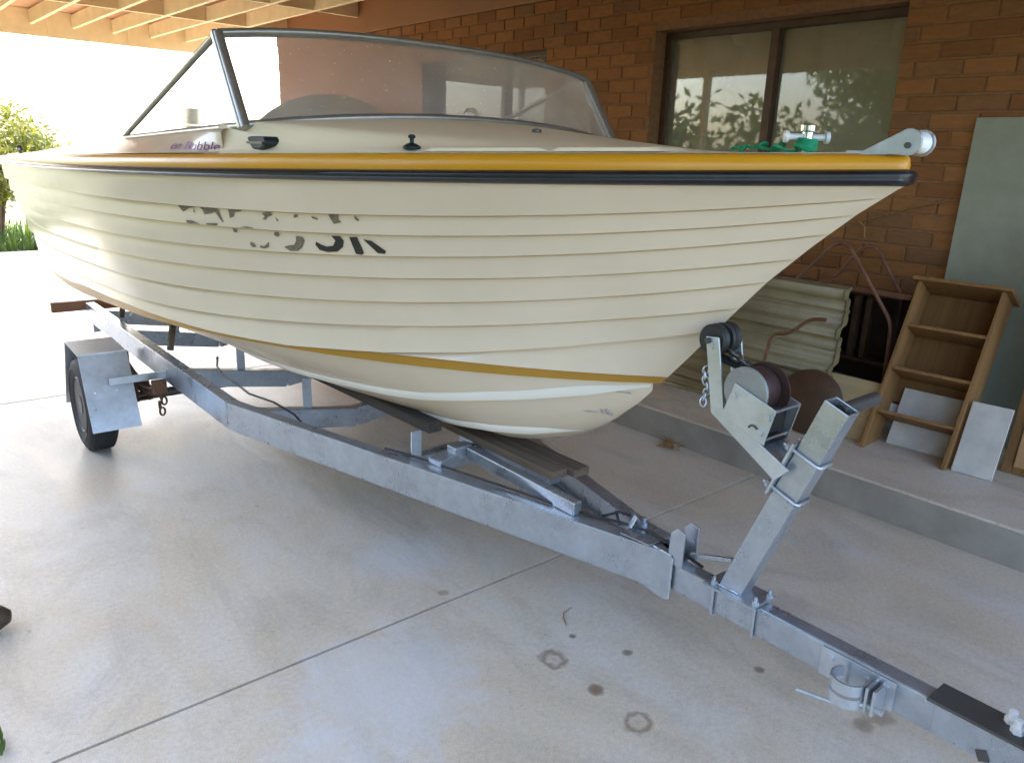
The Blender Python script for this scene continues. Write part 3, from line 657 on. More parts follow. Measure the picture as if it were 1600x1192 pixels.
for sg in (-1, 1):
    channel([(UC+sg*HW, 5.62), (UC+sg*HW, 3.072)], ZR0, ZR1, .052, .006, -sg, 'side_rail', 'silver_paint')
    channel([(UC+sg*HW, 3.069), (UC+sg*.030, 1.14)], ZR0-.002, ZR1-.001, .050, .006, -sg, 'front_rail', 'silver_paint')
    MB().prism([(UC+sg*.0335, 1.255, .352), (UC+sg*.0335, 1.150, .340), (UC+sg*.0335, 1.132, .345), (UC+sg*.0335, 1.132, .476), (UC+sg*.0335, 1.20, .478)], (sg*.004, 0, 0)).build('gusset_plate', 'silver_paint', tl, bevel=.001)
    MB().prism([(UC+sg*.032, 1.100, .452), (UC+sg*.032, 1.150, .452), (UC+sg*.032, 1.146, .54), (UC+sg*.032, 1.125, .562), (UC+sg*.032, 1.098, .555)], (-sg*.006, 0, 0)).build('apex_bracket', 'silver_paint', tl, bevel=.002)
MB().prism([(UC-.06, 1.30, .482), (UC+.06, 1.30, .482), (UC+.05, 1.2, .482), (UC-.05, 1.2, .482)], (0, 0, .004)).build('apex_plate', 'silver_paint', tl)
for k, v in enumerate((5.40, 4.72, 3.72, 2.98)):
    for sg in (-1, 1):
        hw = HW-.012 if v > 3.06 else HW-(3.069-v)*.2644-.02
        MB().bar((UC+sg*hw, v, .428-.09*(HW-hw)), (UC, v, .345), .05, .085).build('cross_member', 'silver_paint', tl, bevel=.003)
MB().box((UC-.272, 2.13, .39), (UC+.272, 2.18, .474)).build('cross_member', 'silver_paint', tl, bevel=.003)
# bunks with brackets, keel plank
for sg in (-1, 1):
    MB().bar((UC+sg*.20, 2.03, .612), (UC+sg*.24, 5.35, .556), .055, .036).build('bunk', 'bunk_timber', tl, bevel=.003)
    for v, zt in ((2.15, .572), (3.0, .557), (3.74, .546), (4.74, .530)): MB().box((UC+sg*(.21+.012*(v-2))-.02-sg*.0, v-.022, .40 if v > 2.5 else .474), (UC+sg*(.21+.012*(v-2))+.02, v-.016, zt)).build('bunk_bracket', 'galv', tl)
    for v in (4.05, 5.0):
        hx = UC+sg*.47; MB().bar((hx, v, .482), (hx-sg*.03, v+.02, .482+.135), .028, .028, (0, 1, 0)).build('support_arm', 'grey_plank', tl, bevel=.003)
        MB().box((hx-sg*.03-.035, v-.06, .612), (hx-sg*.03+.035, v+.10, .63)).build('support_pad', 'black_rubber', tl, bevel=.004)
for du, v0_, zz in ((-.035, 1.60, .547), (.034, 1.572, .549)): MB().bar((UC+.015+du, v0_, zz), (UC+.015+du*.95, 2.70, .541), .066, .026).build('keel_plank', 'grey_plank', tl, bevel=.004)
MB().box((UC-.02, 1.66, .485), (UC+.04, 2.14, .533)).build('keel_beam', 'silver_paint', tl, bevel=.003)
MB().bar((UC-.135, 2.03, .506), (UC-.06, 2.03, .506), .05, .046).build('stub_tube', 'galv', tl, bevel=.004)
MB().bar((UC-.075, 2.00, .505), (UC-.075, 1.46, .500), .034, .044).build('inner_brace', 'silver_paint', tl, bevel=.004)
MB().bar((UC-.21, 2.02, .487), (UC-.03, 2.05, .500), .06, .03).build('brace_foot', 'silver_paint', tl, bevel=.004)
# rear timber, light brackets
MB().box((UC-.735, 5.625, .425), (UC+.735, 5.668, .488)).build('rear_timber', 'brown_plank', tl, bevel=.004)
for sg in (-1, 1): MB().box((UC+sg*.50-.02, 5.55, .29), (UC+sg*.50+.02, 5.575, .362)).build('tow_lug', 'silver_paint', tl)
# axle, springs, wheels, mudguards
WV, WR = 4.155, .235
MB().tube([(UC-.72, WV, WR), (UC+.72, WV, WR)], .024, 12).build('axle', 'dark_steel', tl, smooth=50)
def torus_prof(): 
    return [(.140, -.055), (.165, -.066), (.200, -.068), (.223, -.058), (.233, -.038), (.235, 0), (.233, .038), (.223, .058), (.200, .068), (.165, .066), (.140, .055)]
for sg in (-1, 1):
    cx = UC+sg*.83
    wh = MB().lathe(torus_prof(), (cx, WV, WR), (1, 0, 0), 40, closed=True)
    for k in range(5):
        h = -.044+.022*k; wh.lathe([(.2325, h-.008), (.2375-abs(h)*.04, h-.006), (.2375-abs(h)*.04, h+.006), (.2325, h+.008)], (cx, WV, WR), (1, 0, 0), 40, closed=True)
    whl = wh.build('wheel', 'tyre', tl, smooth=40)
    for hh in (-.067, .067): MB().tube([(cx+hh, WV+.182*math.cos(a), WR+.182*math.sin(a)) for a in np.linspace(0, 2*math.pi, 41)[:-1]], .003, 5, closed=True).build('sidewall_ring', 'tyre', whl, smooth=60)
    MB().lathe([(.142, -.056), (.137, -.062), (.128, -.05), (.12, -.03), (.08, -.025), (.05, -.03), (.05, -.05), (.03, -.055), (.0, -.055)], (cx, WV, WR), (sg*-1*-1, 0, 0) if sg > 0 else (1, 0, 0), 32).build('rim', 'rim_grey', whl, smooth=40)
    MB().lathe([(.045, -.06), (.05, -.02), (.05, .06), (.0, .062)], (cx, WV, WR), (1, 0, 0), 20).build('hub', 'dark_steel', whl, smooth=40)
    for k in range(5):
        a = 2*math.pi*k/5; MB().lathe([(.008, -.037), (.008, -.02)], (cx, WV+.065*math.cos(a), WR+.065*math.sin(a)), (1, 0, 0), 6).build('wheel_nut', 'galv', whl)
    ui, uo = UC+sg*.690, UC+sg*.905
    # folded plate mudguard: front flap, top, rear flap with thickness
    fp = [(3.835, .185), (3.985, .520), (4.27, .532), (4.43, .175)]; fq = [(3.831, .183), (3.982, .523), (4.272, .535), (4.434, .174)]
    mg = MB().prism([(ui, v, z) for v, z in fp]+[(ui, v, z) for v, z in reversed(fq)], (uo-ui, 0, 0)).build('mudguard', 'galv', tl)
    MB().box((min(UC+sg*.541, UC+sg*.80), 3.895, .385), (max(UC+sg*.541, UC+sg*.80), 3.901, .42)).build('mudguard_bracket', 'galv', tl)
    MB().box((min(ui, uo)+.002, 3.980, .5205), (max(ui, uo)-.002, 3.9835, .5285)).build('fold_seam', 'galv', mg)
    for uu in (.35, .8): MB().lathe([(.007, 0), (.006, .004), (.0, .005)], (ui+(uo-ui)*uu, 3.907, .358), Vector((0, -.91, .41)), 10).build('rivet', 'galv', mg)
    # leaf spring
    sx = UC+sg*.60
    for k, L in enumerate((.34, .27, .2)):
        MB().grid([[(sx-.022, WV+L*c, .300-.012*k+.055*(c*c*(L/.34)**2)) for c in np.linspace(-1, 1, 15)], [(sx+.022, WV+L*c, .300-.012*k+.055*(c*c*(L/.34)**2)) for c in np.linspace(-1, 1, 15)]]).build('spring_leaf', 'rust', tl, smooth=50).modifiers.new('s', 'SOLIDIFY').thickness = .009
    for dv in (-.34, .34): MB().box((sx-.03, WV+dv-.025, .335), (sx+.03, WV+dv+.025, .40)).build('spring_hanger', 'rust', tl, bevel=.004)
    for dv in (-.03, .03): MB().tube([(sx-.028, WV+dv, .215), (sx-.028, WV+dv, .315), (sx, WV+dv, .325), (sx+.028, WV+dv, .315), (sx+.028, WV+dv, .215)], .007, 8).build('spring_bolt', 'rust', tl, smooth=50)
    MB().box((sx-.04, WV-.05, .222), (sx+.04, WV+.05, .232)).build('spring_plate', 'rust', tl)
    # rusty shackle chain hanging by the front hanger
    cm_ = MB()
    for k in range(4):
        c = Vector((sx+.01*math.sin(k*2), WV-.36+.01*math.cos(k*3), .33-.026*k)); ax1, ax2 = ((1, 0, 0), (0, 0, 1)) if k % 2 else ((0, 1, 0), (0, 0, 1))
        cm_.tube([c+Vector(ax1)*.012*math.cos(a)+Vector(ax2)*.02*math.sin(a) for a in np.linspace(0, 2*math.pi, 12)[:-1]], .005, 6, closed=True)
    cm_.build('shackle_chain', 'rust', tl, smooth=60)
# weld beads
def weld(pts, r=.004):
    P = []; 
    for a, b in zip(pts[:-1], pts[1:]):
        n = max(3, int((Vector(b)-Vector(a)).length/.006))
        for i in range(n): P.append(Vector(a)+(Vector(b)-Vector(a))*i/n+Vector((random.uniform(-1, 1), random.uniform(-1, 1), random.uniform(-1, 1)))*.0008)
    P.append(Vector(pts[-1])); MB().tube(P, [r*random.uniform(.7, 1.15) for _ in P], 6).build('weld_bead', 'galv', tl, smooth=60)
for sg in (-1, 1):
    weld([(UC+sg*(HW+.0005), 3.0705, ZR0+.004), (UC+sg*(HW+.0005), 3.0705, ZR1-.004)], .003)
    weld([(UC+sg*.0345, 1.131, .35), (UC+sg*.0345, 1.131, .472)])
    weld([(UC+sg*.0345, 1.20, .479), (UC+sg*.0345, 1.135, .477)])
    weld([(UC+sg*.026, .925, .4605), (UC+sg*.026, .985, .4605)], .0035)
weld([(UC-.026, .982, .460), (UC+.026, .982, .460)], .0035)
weld([(UC-.042, .456, .4515), (UC-.0265, .456, .4505), (UC+.04, .456, .4505)], .003)
# winch post
pb, pt = Vector((UC, .955, .4505)), Vector((UC, .7495, 1.003)); ax = (pt-pb).normalized()
def onpost(f): return pb+(pt-pb)*f
perp = Vector((0, ax.z, -ax.y))
wp = MB(); V = []
for c, cut in ((pb, True), (pt, False)):
    for a, b in ((-.025, -.031), (.025, -.031), (.025, .031), (-.025, .031)):
        q = c+Vector((a, 0, 0))+perp*b
        if cut: q = q+ax*((.4505-q.z)/ax.z)
        V.append(q)
wp.add(V, [(0, 1, 2, 3), (0, 4, 5, 1), (1, 5, 6, 2), (2, 6, 7, 3), (3, 7, 4, 0)])
Vi = [Vector((UC+math.copysign(.021, v.x-UC), v.y, v.z)) - perp*math.copysign(.004, (v-pt).dot(perp)) for v in V[4:]]
k0 = len(wp.v); wp.v += [tuple(v) for v in Vi]+[tuple(v-ax*.12) for v in Vi]
wp.f += [(4+i, 4+(i+1) % 4, k0+(i+1) % 4, k0+i) for i in range(4)] + [(k0+i, k0+(i+1) % 4, k0+4+(i+1) % 4, k0+4+i) for i in range(4)] + [(k0+4, k0+5, k0+6, k0+7)]
wpo = wp.build('winch_post', 'silver_paint', tl, bevel=.003)
MB().box((UC-.05, .865, .4515), (UC+.05, 1.02, .459)).build('post_foot', 'silver_paint', tl, bevel=.002)
MB().bar((UC+.012, 1.105, .478), (UC+.012, .975, .520), .014, .014).build('post_stay', 'silver_paint', tl, bevel=.003)
MB().tube([(UC+.01, .760, .985), (UC+.155, .752, .992)], .0165, 14).build('post_grip', 'dark_steel', tl, smooth=50)
for f in (.565, .755):
    c = onpost(f); MB().tube([c+Vector((a, 0, 0))+perp*b for a, b in ((-.0295, .060), (-.0295, -.030), (-.024, -.0355), (.024, -.0355), (.0295, -.030), (.0295, .060))], .0045, 8).build('u_bolt', 'galv', tl, smooth=50)
    for a in (-.0295, .0295): MB().lathe([(.009, 0), (.009, .009)], c+Vector((a, 0, 0))+perp*.043, perp, 6).build('nut', 'galv', tl)
c = onpost(.66); MB().bar(c-ax*.075+perp*.0365, c+ax*.075+perp*.0365, .085, .006, perp).build('clamp_plate', 'galv', tl, bevel=.001)
armp = [(.826, .834), (1.017, .931), (1.053, 1.100)]; armq = [(1.090, 1.096), (1.052, .912), (.860, .799)]
for sg, u in ((-1, UC-.048), (1, UC+.042)):
    arm = MB().prism([(u, v, z) for v, z in armp+armq], (.006, 0, 0)).build('winch_arm', 'galv', tl, bevel=.0015)
    MB().lathe([(.010, -.004), (.010, .010)], (u+(.0 if sg < 0 else .0), 1.072, 1.076), (1, 0, 0), 6).build('nut', 'galv', tl)
MB().bar((UC, .846, .817), (UC, 1.035, .915), .083, .006, (0, -.39, .92)).build('arm_web', 'galv', tl, bevel=.001)
for u0, u1 in ((UC-.038, UC-.012), (UC+.002, UC+.038)):
    L = u1-u0; MB().lathe([(.012, 0), (.036, 0), (.0385, L*.15), (.034, L*.5), (.0385, L*.85), (.036, L), (.012, L)], (u0, 1.080, 1.088), (1, 0, 0), 24).build('bow_stop_roller', 'black_rubber', tl, smooth=40)
MB().tube([(UC-.055, 1.080, 1.088), (UC+.052, 1.080, 1.088)], .008, 8).build('roller_pin', 'dark_steel', tl)
# winch
wpl = [(1.015, .920), (.988, 1.004), (.872, .966), (.893, .876)]
wn = MB().prism([(UC-.056, v, z) for v, z in wpl], (.004, 0, 0)).build('winch', 'galv', tl, bevel=.001)
MB().prism([(UC+.046, v, z) for v, z in wpl], (.004, 0, 0)).build('winch_side', 'galv', wn, bevel=.001)
def seg(a, b, t): return (a[0]+(b[0]-a[0])*t, a[1]+(b[1]-a[1])*t)
MB().add([(UC-.052, *wpl[0]), (UC+.046, *wpl[0]), (UC+.046, *wpl[3]), (UC-.052, *wpl[3])], [(0, 1, 2, 3)]).build('winch_base', 'dark_steel', wn)
MB().bar((UC-.052, .880, .962), (UC+.046, .880, .962), .018, .005, (0, .3, 1)).build('winch_bridge', 'galv', wn)
MB().bar((UC-.052, .905, .885), (UC+.046, .905, .885), .02, .005, (0, .3, 1)).build('winch_bridge', 'galv', wn)
MB().lathe([(.010, 0), (.058, 0), (.060, .002), (.060, .006), (.010, .006)], (UC-.0505, .962, .988), (1, 0, 0), 32).build('gear_disc', 'gear_grey', wn, smooth=40)
MB().lathe([(.010, 0), (.052, 0), (.054, .004), (.054, .05), (.052, .054), (.010, .054)], (UC-.036, .962, .988), (1, 0, 0), 32).build('strap_reel', 'maroon', wn, smooth=40)
MB().lathe([(.010, 0), (.066, 0), (.066, .004), (.010, .004)], (UC+.022, .955, .985), (1, 0, 0), 32).build('reel_flange', 'maroon', wn, smooth=40)
MB().prism([(UC-.050, 1.008, .922), (UC-.050, .985, .985), (UC-.050, .905, .955), (UC-.050, .905, .895)], (.094, 0, 0)).build('winch_shade', 'black_rubber', wn)  # black block stands in for the shade inside the open winch box
for (v, z) in ((.985, .975), (.905, .905), (.89, .945)): MB().lathe([(.008, 0), (.008, .006)], (UC-.062, v, z), (1, 0, 0), 6).build('bolt', 'galv', wn)
MB().tube([(UC-.058, .925+.012*math.cos(a), .905+.012*math.sin(a)) for a in np.linspace(.4, 2.7, 8)], .0025, 6).build('pawl_spring', 'dark_steel', wn)
MB().bar((UC+.0, .990, 1.025), (UC+.0, 1.095, 1.045), .045, .003).build('winch_strap', 'black_rubber', wn)
def chain(name, pts, r, mat, par):
    m = MB()
    for i in range(len(pts)-1):
        a, b = Vector(pts[i]), Vector(pts[i+1]); d = (b-a).normalized(); s = d.orthogonal().normalized(); s = s if i % 2 else d.cross(s); c = (a+b)/2; h = (b-a).length*.5+r
        m.tube([c+d*h*math.cos(t)+s*r*1.9*math.sin(t) for t in np.linspace(0, 2*math.pi, 13)[:-1]], r*.6, 6, closed=True)
    return m.build(name, mat, par, smooth=60)
chain('safety_chain', [(UC-.040-.004*math.sin(i*.9), 1.080+.006*math.sin(i*1.3), 1.02-.014*i) for i in range(8)], .004, 'galv', tl)
chain('strap_chain', [(UC+.01, 1.06-.016*i, 1.060-.008*i) for i in range(5)], .006, 'dark_steel', tl)
# drawbar fittings
for v in (.995, .872):
    MB().tube([(UC+a, v, z) for a, z in ((-.031, .480), (-.031, .374), (-.027, .3665), (.027, .3665), (.031, .374), (.031, .480))], .0045, 8).build('u_bolt', 'galv', tl, smooth=50)
    for a in (-.031, .031): MB().lathe([(.009, .459), (.009, .468)], (UC+a, v, 0), (0, 0, 1), 6).build('nut', 'galv', tl)
jc = (UC-.072, .602)
jk = MB().tube([(jc[0]+.036*math.cos(a), jc[1]+.036*math.sin(a), 0) for a in np.linspace(.5, 5.9, 22)], .002, 4)
jk = MB()
aa = np.linspace(.75, 5.55, 24)
for r0_, r1_ in ((.034, .039),):
    for za, zb in ((.378, .402), (.410, .436)):
        jk.grid([[(jc[0]+rr*math.cos(a), jc[1]+rr*math.sin(a), z) for a in aa] for rr, z in ((r1_, za), (r1_, zb), (r0_, zb), (r0_, za), (r1_, za))])
jko = jk.build('jockey_clamp', 'galv', tl, smooth=40)
MB().box((UC-.033, .520, .375), (UC-.0255, .690, .447)).build('clamp_backplate', 'galv', jko, bevel=.001)
for dv in (-.062, -.046): MB().box((UC-.085, .602+dv-.003, .377), (UC-.034, .602+dv+.003, .438)).build('clamp_ear', 'galv', jko)
MB().tube([(UC-.075, .520, .392), (UC-.075, .575, .392)], .007, 8).build('clamp_bolt', 'galv', jko)
MB().tube([(UC-.078, .560, .390), (UC-.090, .590, .376), (UC-.100, .615, .372), (UC-.125, .690, .372)], .0055, 8).build('clamp_handle', 'galv', jko, smooth=50)
for v in (.665, .54): MB().lathe([(.007, 0), (.007, .005)], (UC-.038, v, .43), (1, 0, 0), 6).build('bolt', 'galv', jko)
cp = MB().box((UC-.040, -.02, .4515), (UC+.040, .455, .4585)).build('coupling_plate', 'dark_steel', tl, bevel=.002)
MB().box((UC-.0255-.004, .02, .378), (UC-.0255, .44, .446)).build('coupling_cheek', 'silver_paint', cp, bevel=.001)
MB().box((UC-.028, .02, .4595), (UC+.028, .262, .51)).build('coupling_body', 'galv', cp, bevel=.012)
MB().lathe([(.035, 0), (.040, .02), (.036, .055), (.015, .07)], (UC, -.08, .445), (0, 0, 1), 20).build('coupling_socket', 'galv', cp, smooth=50)
for v, u in ((.300, -.004), (.318, .018)): 
    MB().lathe([(.013, 0), (.013, .012), (.008, .013), (.008, .028)], (UC+u, v, .459), (0, 0, 1), 6).build('coupling_bolt', 'chrome_white', cp)
MB().bar((UC-.0305, .335, .38), (UC-.0305, .345, .40), .006, .02).build('weld_tab', 'dark_steel', cp)
# wiring along the frame
def wire(pts, name='trailer_wire', r=.0045): MB().tube(pts, r, 6).build(name, 'black_rubber', tl, smooth=60)
wire([(-.30, 3.95, .435), (-.35, 3.78, .4855), (-.41, 3.62, .486), (-.44, 3.47, .486), (-.44, 3.30, .486), (-.45, 3.12, .485), (-.41, 2.95, .484), (-.39, 2.80, .470), (-.37, 2.70, .42)])
wire([(-.30, 2.24, .485), (-.275, 2.16, .487), (-.245, 2.08, .485), (-.225, 1.99, .485), (-.19, 1.85, .486), (-.15, 1.70, .486), (-.115, 1.55, .486), (-.08, 1.42, .487), (-.05, 1.34, .492), (-.03, 1.25, .495), (-.03, 1.17, .49), (-.02, 1.06, .463)])
wire([(-.06, 1.40, .488), (-.03, 1.36, .51), (.0, 1.33, .50), (-.035, 1.30, .494), (-.06, 1.33, .492), (-.02, 1.38, .50)])
MB().tube([(-.05, 5.2, .66), (-.3, 5.1, .60), (-.46, 4.95, .50)], .004, 6).build('tie_down_cord', 'chrome_white', tl)
MB().tube([(UC-.02, 1.30, .489), (UC+.0, 1.30, .515), (UC+.02, 1.30, .489)], .007, 8).build('wire_loop', 'silver_paint', tl)
for v in (1.29, 1.33): MB().lathe([(.012, 0), (.012, .012), (.007, .013), (.007, .026)], (UC+.028, v, .486), (0, 0, 1), 8).build('bolt', 'silver_paint', tl)

# ================================================================== THINGS ON THE LEDGE
def lean_frame(p0, lean, yaw=0):
    """matrix: local x = along +Y?; here x across (-Y dir), y depth (towards wall), z up the leaning face"""
    M = Matrix.Translation(p0) @ Matrix.Rotation(yaw, 4, 'Z') @ Matrix.Rotation(lean, 4, 'Y')
    return M
def leaning(name, p0, lean, yaw=0, **k):
    o = bpy.data.objects.new(name, None); COL.objects.link(o); o.matrix_world = lean_frame(p0, lean, yaw); o.empty_display_size = .1; tag(o, **k); return o
# local frame: x = towards the wall (depth), y = along the wall, z = up the leaning thing
th_ = math.atan2(.40, .79)
sf = leaning('shelf_unit', (3.735, 1.425, LED+.004), th_, R(3), label='small wooden open shelf unit leaning against the brick wall', cat='shelf')
SW, SL, SD = .19, .895, .185
def part(m, name, mat, par, **k): return m.build(name, mat, par, **k)
for s in (-1, 1): part(MB().box((0, s*SW-.009, 0 if s < 0 else .0), (SD, s*SW+.009, SL)), 'side_panel', 'shelf_wood', sf, bevel=.002)
for z in (.195, .425, .655): part(MB().box((.004, -SW+.0095, z), (SD-.01, SW-.0095, z+.016)), 'shelf_board', 'shelf_wood', sf, bevel=.0015)
part(MB().box((-.02, -SW-.035, SL+.001), (SD+.01, SW+.035, SL+.020)), 'top_board', 'shelf_wood', sf, bevel=.003)
part(MB().box((SD-.008, -SW+.0095, .30), (SD-.002, SW-.0095, SL-.002)), 'back_panel', 'shelf_back', sf)
part(MB().box((SD-.012, -SW+.0095, .215), (SD-.004, SW-.0095, .285)), 'back_rail', 'white_board', sf)
def board(name, p0, lean, yaw, w, h, t, mat, label, cat, group=None, roll=0):
    o = bpy.data.objects.new(name, None)
    m = MB().box((0, -w/2, 0), (t, w/2, h)); b = m.build(name, mat, None, bevel=.002); b.matrix_world = lean_frame(p0, lean, yaw) @ Matrix.Rotation(roll, 4, 'X'); tag(b, label, cat, group); bpy.data.objects.remove(o); return b
board('white_board', (3.905, 1.42, LED+.003), R(27), R(3), .30, .30, .012, 'white_board', 'pale painted board standing behind the foot of the shelf unit', 'board')
b2 = board('white_board', (3.785, 1.125, LED+.003), R(24), R(4), .17, .34, .016, 'white_board', 'chipped white board between the shelf unit and the pine door', 'board')
board('ply_offcut', (3.80, 1.775, LED+.003), R(20), R(0), .27, .31, .014, 'ply', 'yellowish plywood offcut behind the winch post top', 'board')
board('fibro_sheet', (4.335, 1.07, LED+.002), R(1.6), 0, 1.08, 1.60, .010, 'fibro', 'tall grey green cement sheet leaning on the brick wall', 'sheet')
pd = leaning('pine_door', (3.975, .84, LED+.003), R(11), 0, label='pine slatted cupboard door leaning at the right edge', cat='door')
part(MB().box((0, .18, 0), (.03, .225, 1.2)), 'stile', 'shelf_wood', pd, bevel=.003); part(MB().box((0, -.225, 0), (.03, -.18, 1.2)), 'stile', 'shelf_wood', pd, bevel=.003)
part(MB().box((.001, -.179, 0), (.029, .179, .06)), 'rail', 'shelf_wood', pd, bevel=.003); part(MB().box((.001, -.179, 1.12), (.029, .179, 1.2)), 'rail', 'shelf_wood', pd, bevel=.003)
for k in range(8): part(MB().box((-.012, -.179+.0448*k, .035), (.012, -.179+.0448*k+.0425, 1.115)), 'slat', 'pine', pd, bevel=.003)
# ribbed cream sheets
def sheetprof(n=110, H=.74):
    out = []
    for i in range(n+1):
        z = H*i/n; f = ((z+.06) % .205)/.205
        x = .0 if f < .62 else (.042*(f-.62)/.06 if f < .68 else (.042 if f < .90 else .042*(1-(f-.90)/.10)))
        if .30 < f < .36: x -= .012
        out.append((x + .0015*math.sin(z*160), z))
    return out
for k in range(2):
    o = leaning('ribbed_sheet', (3.80+.05*k, 2.72+.03*k, LED+.004), R(8), R(0), label=['cream ribbed metal sheet, front one of the two behind the bow', 'cream ribbed metal sheet, rear one of the two behind the bow'][k], cat='sheet', group='ribbed sheets stacked against the wall')
    pr = sheetprof(); pr2 = [(x+.006, z) for x, z in pr]; m = MB(); yA, yB = -.84-.015*k, .95
    m.grid([[(-x, yA+.004*math.sin(z*23), z) for x, z in pr], [(-x, yB, z) for x, z in pr]]); 
    sh_ = m.build('sheet_skin', 'cream_sheet', o, recalc=False, smooth=35); sh_.modifiers.new('s', 'SOLIDIFY').thickness = .005
    MB().tube([(-.004, yA, .742), (-.004, yB, .742)], .009, 8).build('rolled_edge', 'cream_sheet', o, smooth=50)
    rr = MB(); rr.grid([[(-x-.006, yA-.002, z) for x, z in pr], [(-x+.022, yA-.002+.004*math.sin(z*31), z) for x, z in pr]]); rr.build('end_flange', 'cream_sheet', o, recalc=False)
# rusty tube trestle
def arch(X0, X1, ya, yb, z_top, z_kn, z_bot, r=.011):
    yt = (ya+yb)/2; pts = [(X0, ya+.02, z_bot), (X0, ya, z_kn)]
    return pts
fr = root('tube_trestle', (4.1, 2.0, LED), label='rusty bent steel tube frame standing in front of the brick wall', cat='frame')
def bez(pts, n=6):
    out = []
    for i in range(len(pts)):
        p = Vector(pts[i])
        if 0 < i < len(pts)-1:
            a, b = Vector(pts[i-1]), Vector(pts[i+1]); ra = min(.05, (a-p).length*.45); rb_ = min(.05, (b-p).length*.45); A = p+(a-p).normalized()*ra; B = p+(b-p).normalized()*rb_
            for t in np.linspace(0, 1, n): out.append(A*(1-t)**2+p*2*t*(1-t)+B*t*t)
        else: out.append(p)
    return out
MB().tube(bez([(4.08, 2.33, LED+.01), (4.09, 2.36, .80), (4.09, 2.085, 1.115), (4.09, 2.02, 1.115), (4.09, 1.725, .735), (4.06, 1.69, LED+.01)]), .0105, 8).build('front_hoop', 'rust_tube', fr, smooth=50)
MB().tube(bez([(4.30, 2.27, LED+.01), (4.31, 2.20, .86), (4.31, 2.04, 1.09), (4.31, 1.965, 1.095), (4.31, 1.73, .765), (4.28, 1.66, LED+.01)]), .0105, 8).build('rear_hoop', 'rust_tube', fr, smooth=50)
MB().bar((4.13, 2.42, .885), (4.13, 1.66, .875), .012, .03).build('cross_bar', 'rust_tube', fr, bevel=.002)
MB().bar((4.29, 2.16, .90), (4.09, 2.16, .885), .012, .012).build('tie_bar', 'rust_tube', fr)
MB().bar((4.20, 2.19, .93), (4.20, 2.19, .80), .012, .012, (0, 1, 0)).build('hook_bar', 'rust_tube', fr)
MB().bar((4.09, 1.99, .40), (4.09, 1.66, .395), .012, .03).build('cross_bar', 'rust_tube', fr, bevel=.002)
sfm = MB().tube(bez([(3.66, 2.22, LED+.008), (3.66, 2.145, .655), (3.66, 2.05, .665), (3.66, 1.945, .765), (3.66, 1.86, .775)]), .0095, 8).build('bent_tube', 'rust_tube', None, smooth=50)
tag(sfm, 'bent rusty steel tube propped in front of the ribbed sheets', 'tube')
# dark cupboard behind the frame
cb = root('dark_cupboard', (4.27, 2.0, LED), label='dark stained open cupboard behind the rusty tube frame', cat='cupboard')
MB().box((4.20, 1.735, LED+.001), (4.375, 1.755, .84)).build('side_panel', 'dark_cabinet', cb); MB().box((4.20, 2.42, LED+.001), (4.375, 2.44, .84)).build('side_panel', 'dark_cabinet', cb)
MB().box((4.36, 1.756, LED+.001), (4.375, 2.419, .84)).build('back_panel', 'dark_cabinet', cb); MB().box((4.19, 1.73, .841), (4.38, 2.445, .86)).build('top', 'dark_timber', cb)
for z in (.20, .47): MB().box((4.205, 1.756, z), (4.359, 2.419, z+.018)).build('shelf_board', 'dark_timber', cb)
for y in (1.90, 1.97, 2.08): MB().box((4.22, y, .49), (4.26, y+.03, .83)).build('slat', 'dark_timber', cb)
# brown round disc
dc = MB().lathe([(.0, .012), (.05, .010), (.15, .0), (.168, .003), (.170, .010), (.165, .014), (.0, .02)], (3.69, 1.895, LED+.171), Vector((-.97, -.12, .2)), 40).build('plough_disc', 'disc_brown', None, smooth=40)
tag(dc, 'round brown steel disc standing on the concrete step', 'disc')
# wire on the wall
wr = MB().tube([(4.385, 2.13, 1.215), (4.385, 2.05, 1.235), (4.385, 1.88, 1.30), (4.385, 1.64, 1.365)], .004, 6).tube([(4.385, 2.12, 1.215), (4.38, 2.085, 1.19), (4.38, 2.075, 1.13)], .005, 6).build('wall_wire', 'twine', None, smooth=60)
tag(wr, 'bent wire hanging on the brick wall beside the cement sheet', 'wire')
# dry clump at the step
ck = MB()
for i in range(70):
    a, r, h = random.uniform(0, 6.28), random.uniform(0, .05), random.uniform(.0, .035); p = Vector((3.27+r*math.cos(a), 2.44+1.2*r*math.sin(a), .003+h)); d = Vector((random.uniform(-1, 1), random.uniform(-1, 1), random.uniform(-.2, .3))).normalized()*random.uniform(.02, .05)
    e = p+d; e.z = max(e.z, .003); ck.tube([p, e], .0022, 4)
tag(ck.build('dry_clump', 'twine', None), 'small clump of dry straw on the floor beside the step', 'debris')
tw = MB().tube([(1.645, 1.575, .003), (1.665, 1.61, .005), (1.69, 1.632, .004), (1.735, 1.64, .003)], [.0015, .002, .0018, .001], 5).build('twig', 'twine', None, smooth=60)
tag(tw, 'thin curved twig lying on the concrete in front of the trailer', 'twig')
# shoe tip and weed at the left edge
shm = MB().lathe([(.0, 0), (.02, .004), (.038, .03), (.045, .07), (.046, .16), (.04, .24), (.0, .28)], (.225, 2.64, .045), Vector((-.92, .38, .0)), 16)
tag(shm.build('brown_shoe', 'leather', None, smooth=60), 'dark brown shoe toe poking in at the left edge', 'shoe')
wd = MB()
for i in range(26):
    p = Vector((.085+random.uniform(-.05, .035), 2.09+random.uniform(-.06, .04), 0)); d = Vector((random.uniform(-.5, .5), random.uniform(-.5, .5), 1)).normalized()*random.uniform(.03, .07); s = Vector((-d.y, d.x, 0)).normalized()*.006
    wd.add([p-s*.4, p+d*.5-s, p+d, p+d*.5+s, p+s*.4], [(0, 1, 2, 3, 4)])
tag(wd.build('weed', 'grass', None, recalc=False), 'small green weed growing at the bottom left corner', 'plant')

